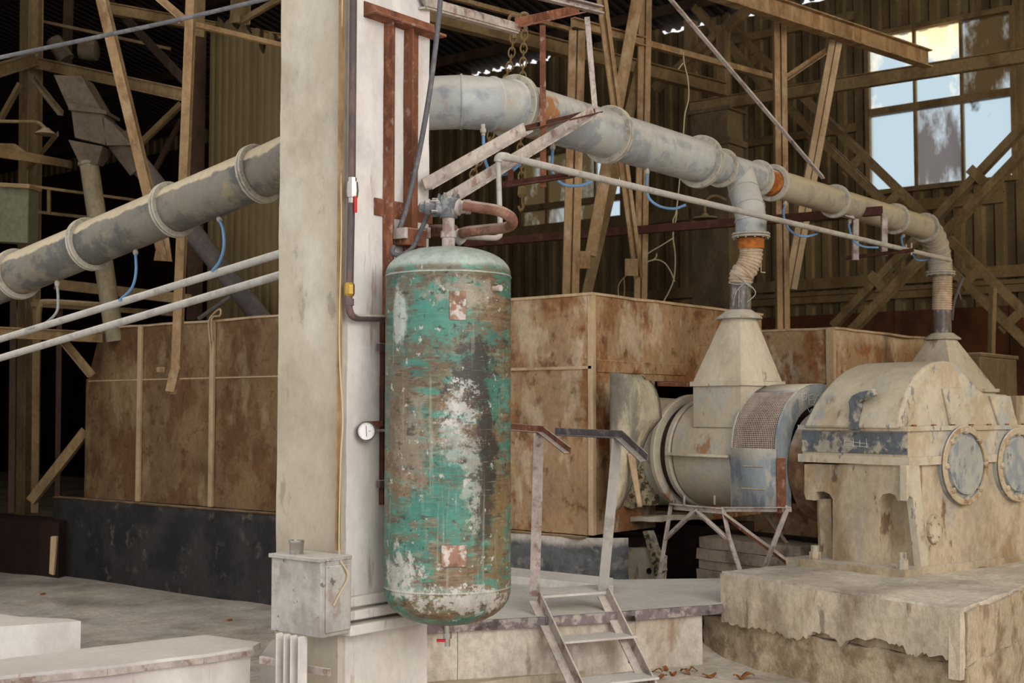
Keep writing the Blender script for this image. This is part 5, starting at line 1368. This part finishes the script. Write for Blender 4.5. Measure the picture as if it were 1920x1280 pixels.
# wall lamp on the pillar
lm = thing('wall_lamp', P(1322, 405, 15.9), 'dusty dish-shaped lamp on a bent arm against the brown pillar', 'lamp')
b = B(); b.lathe(P(1322, 400, 15.9), -UZ, [(0, .03), (.03, .05), (.05, .15), (.07, .16)], n=24); b.build('shade', 'far_steel', lm)
b = B(); b.tube(spline([P(1322, 400, 15.9), P(1322, 385, 15.9), P(1330, 370, 15.9), P(1345, 368, 15.9), P(1362, 376, 15.9)], 5), .018, 8); b.build('arm', 'far_steel', lm)
# near bracket frame round the duct
def nb(name, x0, y0, D0_, x1, y1, D1_, prof, mat, label, cat='bracket', up=(0, 0, 1)):
    return mem(name, x0, y0, D0_, x1, y1, D1_, prof, mat, label, cat, up)
nb('outrigger_channel', 798, 4, 6.15, 972, 53, 7.15, Cp(-.04, .058), 'pale_steel', 'pale scraped channel running out from the top of the column', 'channel')
nb('corner_channel', 968, 53, 7.12, 1085, 26, 7.75, Lp(.05, .055), 'rust', 'rusty angle closing the bracket frame above the duct', 'channel')
nb('outrigger_channel', 975, -16, 7.2, 1121, 20, 8.0, Cp(.045, .05), 'pale_steel', 'mauve-grey channel cut off at the top near the chains', 'channel')
nb('duct_hanger', 1012, 47, 6.95, 1013, 350, 6.8, Lp(.032, .032), 'rust', 'rusty vertical hanger bar passing in front of the duct', 'hanger', CF)
nb('duct_hanger', 1096, 32, 7.3, 1112, 216, 7.28, Lp(.03, .03), 'pale_steel', 'mauve-grey hanger bar ending on the slanting bracket tip', 'hanger', CF)
nb('slanting_angle', 796, 357, 6.1, 985, 249, 6.75, Lp(.052, .055), 'pale_steel', 'upper slanting pale angle arm rising from the column to the duct', 'bracket')
nb('slanting_angle', 806, 402, 6.05, 1113, 216, 7.2, Lp(.05, .052), 'pale_steel', 'lower slanting pale angle arm, longer, reaching to the duct hanger', 'bracket')
nb('bracket_shelf', 980, 247, 6.8, 1115, 214, 7.25, Lp(.06, .03), 'rust_dark', 'short dark rusty angle under the duct joining the two slanting arms', 'bracket')
nb('pipe_support', 943, 353, 6.7, 1074, 334, 6.85, Lp(.05, .035), 'rust_dark', 'short dark rusty angle carrying the long thin air pipe', 'bracket')
nb('support_hanger', 952, 318, 6.75, 953, 348, 6.75, Lp(.03, .03), 'rust', 'tiny rusty upright behind the riser pipe', 'hanger', CF)
b = B(); b.tube([P(1067, 314, 6.83), P(1067, 334, 6.83)], .006, 8); b.annulus(P(1067, 325, 6.83) - UX * .01, UX, .019, .026, .02, 20)
tag(b.build('pipe_clip', 'pale_steel'), 'small clip holding the air pipe on the short rusty angle near the tank', 'clip')
# long dark rust bar and the hanging frame
mem('tie_beam', 1655, 402, 10.3, 870, 463, 0, Lp(.06, .07), 'rust_dark', 'long dark rusty bar crossing low behind the duct', 'beam', lvl=True)
hf = thing('hanging_frame', P(1655, 485, 10.25), 'light rusty frame hanging under the far part of the duct', 'frame')
for (x, y0, y1) in ((1600, 410, 487), (1654, 400, 480)):
    b = B(); b.beam(P(x, y0, 10.3), P(x, y1, 10.3), Lp(.045, .045), CF); b.build('hanger', 'pale_steel', hf)
b = B(); b.beam(P(1588, 487, 10.45), P(1714, 472, 10.1), Lp(.05, .03), UZ); b.build('bottom_rail', 'rust_dark', hf)
b = B(); b.tube([P(1709, 455, 10.3), P(1709, 478, 10.3)], .007, 8); b.tube([P(1699, 458, 10.3), P(1699, 472, 10.3)], .006, 8); b.build('clip', 'pale_steel', hf)
b = B(); b.beam(P(1560, 398, 10.2), P(1600, 412, 10.3), Lp(.03, .03), UZ); b.build('stay', 'pale_steel', hf)

# chains
def chain(pts, label, w=.022, D_=None):
    r = B(); p = spline(pts, 12); L_ = 0; last = p[0]; k = 0; pitch = .052
    acc = 0
    for i in range(1, len(p)):
        seg_ = (p[i] - p[i - 1]); l_ = seg_.length; pos = pitch - acc
        while pos <= l_:
            c = p[i - 1] + seg_ * (pos / l_); d = seg_.normalized()
            s1 = d.cross(CF if k % 2 else CR).normalized()
            ring = [c + d * math.cos(2 * math.pi * j / 12) * .036 + s1 * math.sin(2 * math.pi * j / 12) * w for j in range(12)]
            n_ = d.cross(s1)
            rings = []
            for j in range(12):
                rad = (ring[j] - c).normalized()
                rings.append([ring[j] + (rad * math.cos(a) + n_ * math.sin(a)) * .008 for a in (0, 2.1, 4.2)])
            rings.append(rings[0]); r.loft(rings, False)
            k += 1; pos += pitch
        acc = (acc + l_) % pitch
    return tag(r.build('hoist_chain', 'chain'), label, 'chain')
chain([P(965, 44, 9.36), P(958, 110, 9.4), P(948, 150, 9.4), P(925, 235, 9.4), P(914, 270, 9.4), P(890, 320, 9.4), P(868, 372, 9.4)], 'ochre chain slanting down left, passing behind the duct elbow')
chain([P(985, 40, 9.34), P(981, 110, 9.3), P(980, 160, 9.3), P(978, 230, 9.3), P(976, 280, 9.3), P(978, 330, 9.3), P(979, 372, 9.3)], 'ochre chain hanging straight down behind the duct')
for (x, lb) in ((962, 'left ochre chain ring at the top beam'), (983, 'right ochre chain ring at the top beam')):
    b = B(); b.annulus(P(x, 36 if x < 970 else 32, 9.35), CF, .02, .042, .03, 20, .006)
    b.beam(P(x + 2, 44, 9.35), P(x + 3, 72, 9.35), Rp(.03, .02), CF)
    tag(b.build('chain_ring', 'chain'), lb, 'ring')
b = B(); b.lathe(P(979, 350, 9.3), -UZ, [(0, .03), (.06, .035), (.08, .02)], n=12)
b.tube(spline([P(979, 378, 9.3), P(981, 388, 9.3), P(976, 394, 9.3), P(972, 386, 9.3)], 6), .010, 8)
tag(b.build('chain_hook', 'chain'), 'small ochre hook block at the end of the straight chain', 'hook')

# loose wires
b = B()
for pts_ in ([(1281, 98), (1283, 118), (1290, 150), (1291, 185), (1284, 215), (1281, 255), (1275, 330), (1268, 395), (1262, 412), (1264, 425), (1269, 400), (1267, 390)], [(1264, 425), (1262, 445), (1266, 480), (1264, 520), (1255, 545), (1240, 572)], [(1264, 445), (1240, 460), (1215, 475), (1185, 500), (1176, 514)], [(1176, 510), (1195, 500), (1225, 487), (1245, 492), (1258, 510), (1265, 528)], [(1176, 514), (1162, 530), (1159, 545), (1162, 565)], [(1170, 522), (1171, 545), (1169, 566)], [(1222, 489), (1230, 482), (1231, 475)], [(1281, 118), (1276, 124), (1272, 130)]):
    b.tube(spline([P(x, y, 11.85) for x, y in pts_], 5), .006, 6)
tag(b.build('dangling_wire', 'wire'), 'long pale wire dangling and curling behind the duct, right of centre', 'wire')
# ================================================================== left half, behind
tb_ = thing('leaning_post', P(318, 700, 8.9), 'tan steel post hanging in front of the rusty housing, its foot bent', 'post')
b = B(); b.beam(P(352, -30, 9.0), P(323, 690, 8.9), Cp(.06, .078), CF); b.build('channel', 'tan_steel', tb_)
b = B(); b.beam(P(325, 684, 8.9), P(317, 706, 8.88), Cp(.06, .078), CF); b.beam(P(320, 700, 8.88), P(312, 735, 8.84), Cp(.06, .075), CF); b.build('bent_foot', 'tan_steel', tb_)
b = B(); b.cbox(P(302, 693, 8.88), CR * .06, CF * .03, UZ * .035); b.cbox(P(335, 690, 8.88), CR * .02, CF * .03, UZ * .03); b.build('lug', 'tan_steel', tb_, bevel=.006)
mem('leaning_beam', 178, -20, 9.4, 300, 488, 9.6, Cp(.07, .105), 'tan_steel', 'long tan channel slanting down right behind the sloping duct', 'brace', CF)
b = B(); b.prism([P(296, 448, 9.55), P(316, 445, 9.55), P(322, 490, 9.55), P(288, 488, 9.55)], CF * .02)
tag(b.build('gusset_plate', 'tan_steel'), 'tan end plate at the foot of the slanting channel under the duct', 'plate')
mem('cross_angle', 270, -20, 9.2, 345, 44, 9.1, Lp(.05, .05), 'tan_steel', 'short tan angle slanting down to the top of the hanging post', 'brace')
mem('cross_angle', 334, 45, 9.1, 540, 94, 9.6, Lp(.04, .045), 'tan_steel', 'tan angle bar running right from the hanging post to the column', 'beam')
# distant frame
fs_ = 'far_steel'
mem('frame_post', 60, -40, 13.5, 50, 965, 13.5, Ip(.17, .17), fs_, 'thick brown post at the far left', 'post', UX)
mem('frame_beam', -30, 140, 12.5, 66, 110, 13.4, Ip(.08, .13), fs_, 'short brown beam running from the left edge to the thick post', 'beam')
mem('frame_beam', 70, 118, 13.4, 345, 178, 12.0, Ip(.08, .12), fs_, 'brown beam running right from the thick post above the chute', 'beam')
mem('frame_beam', 345, 162, 12.4, 200, 8, 14.0, Lp(.08, .10), 'dark_steel', 'dark beam slanting up behind the tan slanting channel', 'beam')
mem('frame_beam', 190, 14, 13.4, 530, 75, 14.4, Ip(.08, .12), fs_, 'brown beam near the top, left of the column', 'beam')
mem('roof_rod', 78, 40, 14.0, 320, 92, 14.0, Rp(.03, .03), fs_, 'thin rail high on the left between the posts', 'rail')
mem('frame_post', 128, -20, 16.0, 124, 120, 16.0, Rp(.12, .12), 'dark_steel', 'dark upright behind the thick post, upper left', 'post')
mem('frame_post', 372, 60, 13.5, 364, 600, 13.5, Rp(.16, .14), 'dark_steel', 'dark brown upright just left of the ochre sheet wall', 'post')
mem('frame_post', 375, -20, 12.8, 372, 70, 12.8, Rp(.09, .09), fs_, 'short brown upright above the ochre sheet wall, left one', 'post')
mem('frame_post', 452, -20, 12.6, 450, 45, 12.6, Ip(.14, .14), fs_, 'short brown upright above the ochre sheet wall, right one', 'post', UX)
mem('frame_brace', 455, 46, 12.6, 560, -14, 12.6, Lp(.06, .07), fs_, 'short brown brace at the top beside the column', 'brace')
mem('frame_brace', 268, 275, 13.6, 345, 200, 13.6, Lp(.08, .08), fs_, 'brown brace rising right behind the tan slanting channel', 'brace')
mem('frame_brace', 290, 320, 14.4, 340, 225, 14.4, Rp(.05, .05), 'dark_steel', 'dim thin brace behind the hanging post', 'brace')
mem('frame_brace', 5, 230, 12.9, 44, 160, 12.9, Lp(.07, .07), fs_, 'brown brace at the left edge rising to the short beam', 'brace')
mem('frame_brace', 64, 150, 13.3, 118, 217, 12.3, Lp(.05, .05), fs_, 'small brown brace beside the grey chute', 'brace')
mem('frame_brace', 58, 318, 13.4, 110, 255, 12.6, Lp(.05, .05), fs_, 'small brown brace under the left lamp', 'brace')
b = B(); b.prism([P(-20, 268, 11.5), P(26, 269, 11.7), P(46, 284, 11.8), P(132, 301, 12.3), P(131, 314, 12.3), P(-20, 292, 11.5)], CF * .06)
tag(b.build('timber_beam', fs_), 'notched tan timber reaching from the left edge toward the chute', 'beam')
mem('conduit', 52, 348, 12.4, 275, 378, 12.8, Rp(.025, .025), fs_, 'thin horizontal conduit left of the chute pipe, upper', 'conduit')
mem('conduit', 50, 395, 13.2, 168, 408, 12.8, Rp(.03, .03), fs_, 'thin horizontal conduit left of the chute pipe, lower', 'conduit')
mem('thin_rod', 92, 355, 12.6, 92, 402, 12.6, Rp(.03, .03), fs_, 'short thin upright rod joining the two thin conduits', 'rod')
mem('frame_beam', 105, 533, 12.6, 360, 562, 12.6, Rp(.08, .10), fs_, 'brown horizontal beam behind the two slanting pipes, upper', 'beam')
mem('frame_beam', 60, 570, 12.8, 330, 588, 12.8, Rp(.05, .05), fs_, 'brown horizontal pipe rail behind the two slanting pipes, lower', 'beam')
mem('frame_beam', -20, 622, 11.6, 192, 632, 12.0, Ip(.08, .10), fs_, 'brown beam end beside the left end of the rusty housing', 'beam')
mem('frame_brace', 112, 640, 12.0, 168, 708, 12.0, Lp(.07, .07), fs_, 'brown brace dropping to the housing left end', 'brace')
mem('frame_brace', 166, 812, 12.4, 62, 945, 12.4, Lp(.08, .09), fs_, 'low brown brace slanting down left from the housing', 'brace')
for i, (x, w_, lb) in enumerate(((22, .06, 'thin dark upright at the far left, lower part, leftmost'), (66, .07, 'thin brown upright close to the thick post, lower part'), (108, .05, 'thin dark upright nearest the left end of the housing'))):
    mem('frame_upright', x + 4, 560, 12.9, x, 960, 12.9, Rp(w_, w_), 'dark_steel' if i != 1 else fs_, lb, 'post')
b = B(); b.tube(spline([P(72, 640, 12.3), P(72, 590, 12.3), P(76, 572, 12.3), P(90, 566, 12.3), P(190, 572, 12.3)], 6), .03, 10)
tag(b.build('bent_pipe', fs_), 'brown pipe with a square bend under the sloping duct at left', 'pipe')
# low maroon wall
a_, c_ = P(-40, 968, 12.9), P(112, 966, 12.2)
b = B(); b.box(low(a_, -.25), low(c_, 0) - low(a_, 0), CF * .3, UZ * (a_.z + .25))
tag(b.build('low_wall', 'maroon', dice=.2, rough=.01), 'dark maroon low wall at the far left under the brown posts', 'wall')
# cabinet
gcab = thing('control_cabinet', P(25, 455, 11.2), 'grey-green metal cabinet at the left edge above the duct', 'cabinet')
b = B(); b.prism([P(-20, 350, 11.2), P(54, 352, 11.2), P(52, 456, 11.2), P(-20, 452, 11.2)], CF * .25); b.build('carcass', 'green_cab', gcab, bevel=.008)
b = B(); b.prism([P(-20, 341, 11.15), P(56, 345, 11.15), P(55, 353, 11.15), P(-20, 349, 11.15)], CF * .3); b.build('hood', fs_, gcab, bevel=.006)
# left lamp
ll = thing('pendant_lamp', P(88, 250, 12.0), 'dusty dish lamp on a long bent arm at the left', 'lamp')
b = B(); b.lathe(P(86, 240, 12.0), -UZ, [(0, .03), (.02, .05), (.045, .09), (.06, .10)], n=20); b.build('shade', fs_, ll)
b = B(); b.tube(spline([P(-20, 227, 11.6), P(40, 228, 11.9), P(68, 229, 12.0), P(78, 234, 12.0), P(86, 242, 12.0)], 6), .015, 8); b.build('arm', fs_, ll)
# chute
ch = thing('chute', P(180, 600, 12), 'grey sheet-metal chute with a round drop pipe, upper left', 'chute')
def q4(p, D, dx=.0): return [P(x, y, D) for x, y in p]
D1 = 12.0
def slab4(lo, hi, D, dep, name, m='chute', bev=.006):
    b = B(); a_ = q4([lo[0], lo[1], hi[1], hi[0]], D); b.prism(a_, CF * dep); return b.build(name, m, ch, bevel=bev)
slab4(((128, 203), (194, 213)), ((100, 140), (153, 143)), D1, .34, 'inclined_box')
slab4(((126, 192), (128, 206)), ((199, 207), (200, 214)), D1 - .04, .42, 'collar')
slab4(((140, 258), (198, 272)), ((133, 206), (196, 214)), D1, .32, 'throat_box')
b = B(); lo_ = q4([(150, 308), (183, 308)], D1 + .06); hi_ = q4([(128, 262), (192, 274)], D1)
b.hexa([lo_[0], lo_[1], lo_[1] + CF * .16, lo_[0] + CF * .16, hi_[0], hi_[1], hi_[1] + CF * .32, hi_[0] + CF * .32]); b.build('taper', 'chute', ch)
b = B(); b.prism(q4([(190, 215), (212, 232), (247, 272), (200, 272), (196, 250)], D1), CF * .3); b.build('side_throat', 'chute', ch)
b = B(); b.tube([P(166, 300, D1 + .14), P(216, 640, D1 + .1)], .088, 28); b.lathe(P(166, 303, D1 + .14), (P(216, 640, D1 + .1) - P(166, 300, D1 + .14)), [(0, .1), (.03, .1)], n=28); b.build('drop_pipe', 'chute_pipe', ch)
b = B(); b.tube([P(225, 255, D1 + .15), P(262, 320, D1 + .15)], [.15, .10], 4); b.build('side_boot', 'chute', ch)
b = B(); b.tube([P(255, 300, D1 + .2), P(500, 610, D1 + .2)], .095, 28)
tag(b.build('slanting_pipe', 'slate_pipe'), 'thick dark grey pipe slanting down right between the posts and the ochre sheets', 'pipe')
b = B(); b.tube([P(372, 598, 11.9), P(432, 556, 11.9)], .02, 8)
tag(b.build('thin_strut', 'slate_pipe'), 'thin grey strut leaning against the thick slanting grey pipe', 'strut')
# motor shapes on the platform
mt = thing('conveyor_motor', P(150, 108, 13.6), 'dim brown motor and gear unit above the chute', 'motor')
b = B(); b.tube([P(100, 75, 13.8), P(125, 112, 13.8)], .09, 16); b.build('drive_arm', 'chute', mt)
b = B(); b.lathe(P(150, 95, 13.9), CR, [(0, .09), (.1, .11), (.18, .11), (.2, .06)], n=24); b.build('motor_body', 'chute', mt)
# ochre corrugated sheet wall
cxp = P(460, 300, 12.7).x
b = B(); ya2, yb2 = PX(540, 300, cxp).y, PX(393, 300, cxp).y
def jag(y):
    t = (y - ya2) / (yb2 - ya2); base = P(460, 40, 12.7).z
    return base - .32 * max(0, .62 - t) * 1.6 + .05 * math.sin(t * 37) + (.10 if t > .72 else 0) - (.15 if .3 < t < .36 else 0)
corr(b, ya2, yb2, .3, 5, x=cxp, pitch=.11, dep=.02, top=jag)
tag(b.build('sheet_screen', 'cream_sheet'), 'tall ochre corrugated sheet screen with a ragged top, left of the column', 'screen')

# ---- curb in front, block, at lower left
cb = [PZ(x, y, .35) for x, y in ((-60, 1282), (0, 1272), (200, 1252), (380, 1230), (474, 1216))]
cbk = [PZ(x, y, .35) for x, y in ((488, 1208), (385, 1194), (200, 1214), (0, 1240), (-60, 1250))]
kb = thing('curved_curb', low(cb[2], -.1), 'low curved cream curb with a steel-edged top at the bottom left', 'curb')
b = B(); b.prism([p - UZ * .02 for p in cb + cbk], UZ * .03); b.build('cap', 'white_paint', kb, dice=.1, rough=.004)
b = B()
for i in range(4):
    d = (cb[i + 1] - cb[i]); n_ = d.normalized().cross(UZ); n_ = n_ if n_.dot(CP - cb[i]) > 0 else -n_
    b.box(cb[i] - UZ * .03 + n_ * .0, d, n_ * .012, UZ * .026)
b.build('rusty_edge', 'pale_steel', kb, dice=.1, rough=.003)
b = B()
for i in range(4):
    d = (cb[i + 1] - cb[i]); n_ = d.normalized().cross(UZ); n_ = n_ if n_.dot(CP - cb[i]) > 0 else -n_
    b.box(cb[i] - UZ * .5 - n_ * .12, d, n_ * .1, UZ * .48)
b.build('curb_wall', 'white_paint', kb, dice=.1, rough=.004)
s0 = [PZ(-40, 1212, .32), PZ(152, 1226, .32)]
tq = [PZ(-40, 1140, .40), PZ(30, 1150, .40), PZ(152, 1168, .36)]
b = B(); f0, f1 = PZ(-60, 1180, .36), PZ(152, 1168, .36); bk0, bk1 = PZ(-60, 1128, .40), PZ(40, 1146, .40)
b.prism([low(f0, -.15), low(f1, -.15), low(PZ(128, 1163, .36), -.15), low(bk1, -.15), low(bk0, -.15)], UZ * .52)
tag(b.build('low_block', 'white_paint', dice=.08, rough=.008), 'low dusty plaster block at the left edge behind the curb', 'block')
# curb end against the column and base plates
b = B(); e_ = PZ(488, 1215, .33); b.box(low(e_, -.1), CR * .16, CF * .3, UZ * .40)
tag(b.build('curb_pier', 'white_paint', dice=.06, rough=.004), 'short cream pier where the curved curb meets the column', 'pier')
# pebbles of fallen dust
for i, (x, y) in enumerate(((430, 1160), (80, 1112), (1105, 1236), (985, 1236))):
    c_ = PZ(x, y, -.12 if x < 600 else .06); c_.z = gh(c_.x, c_.y) + .008 if x < 600 else c_.z
    b = B(); b.cbox(c_, UX * .04, UY * .02, UZ * .015)
    tag(b.build('debris_chip', 'leaf', dice=.01, rough=.004, rscale=30), 'tiny dark chip lying on the dust floor ' + ('near the column', 'beyond the low block at left', 'under the ladder', 'left of the ladder')[i], 'debris')
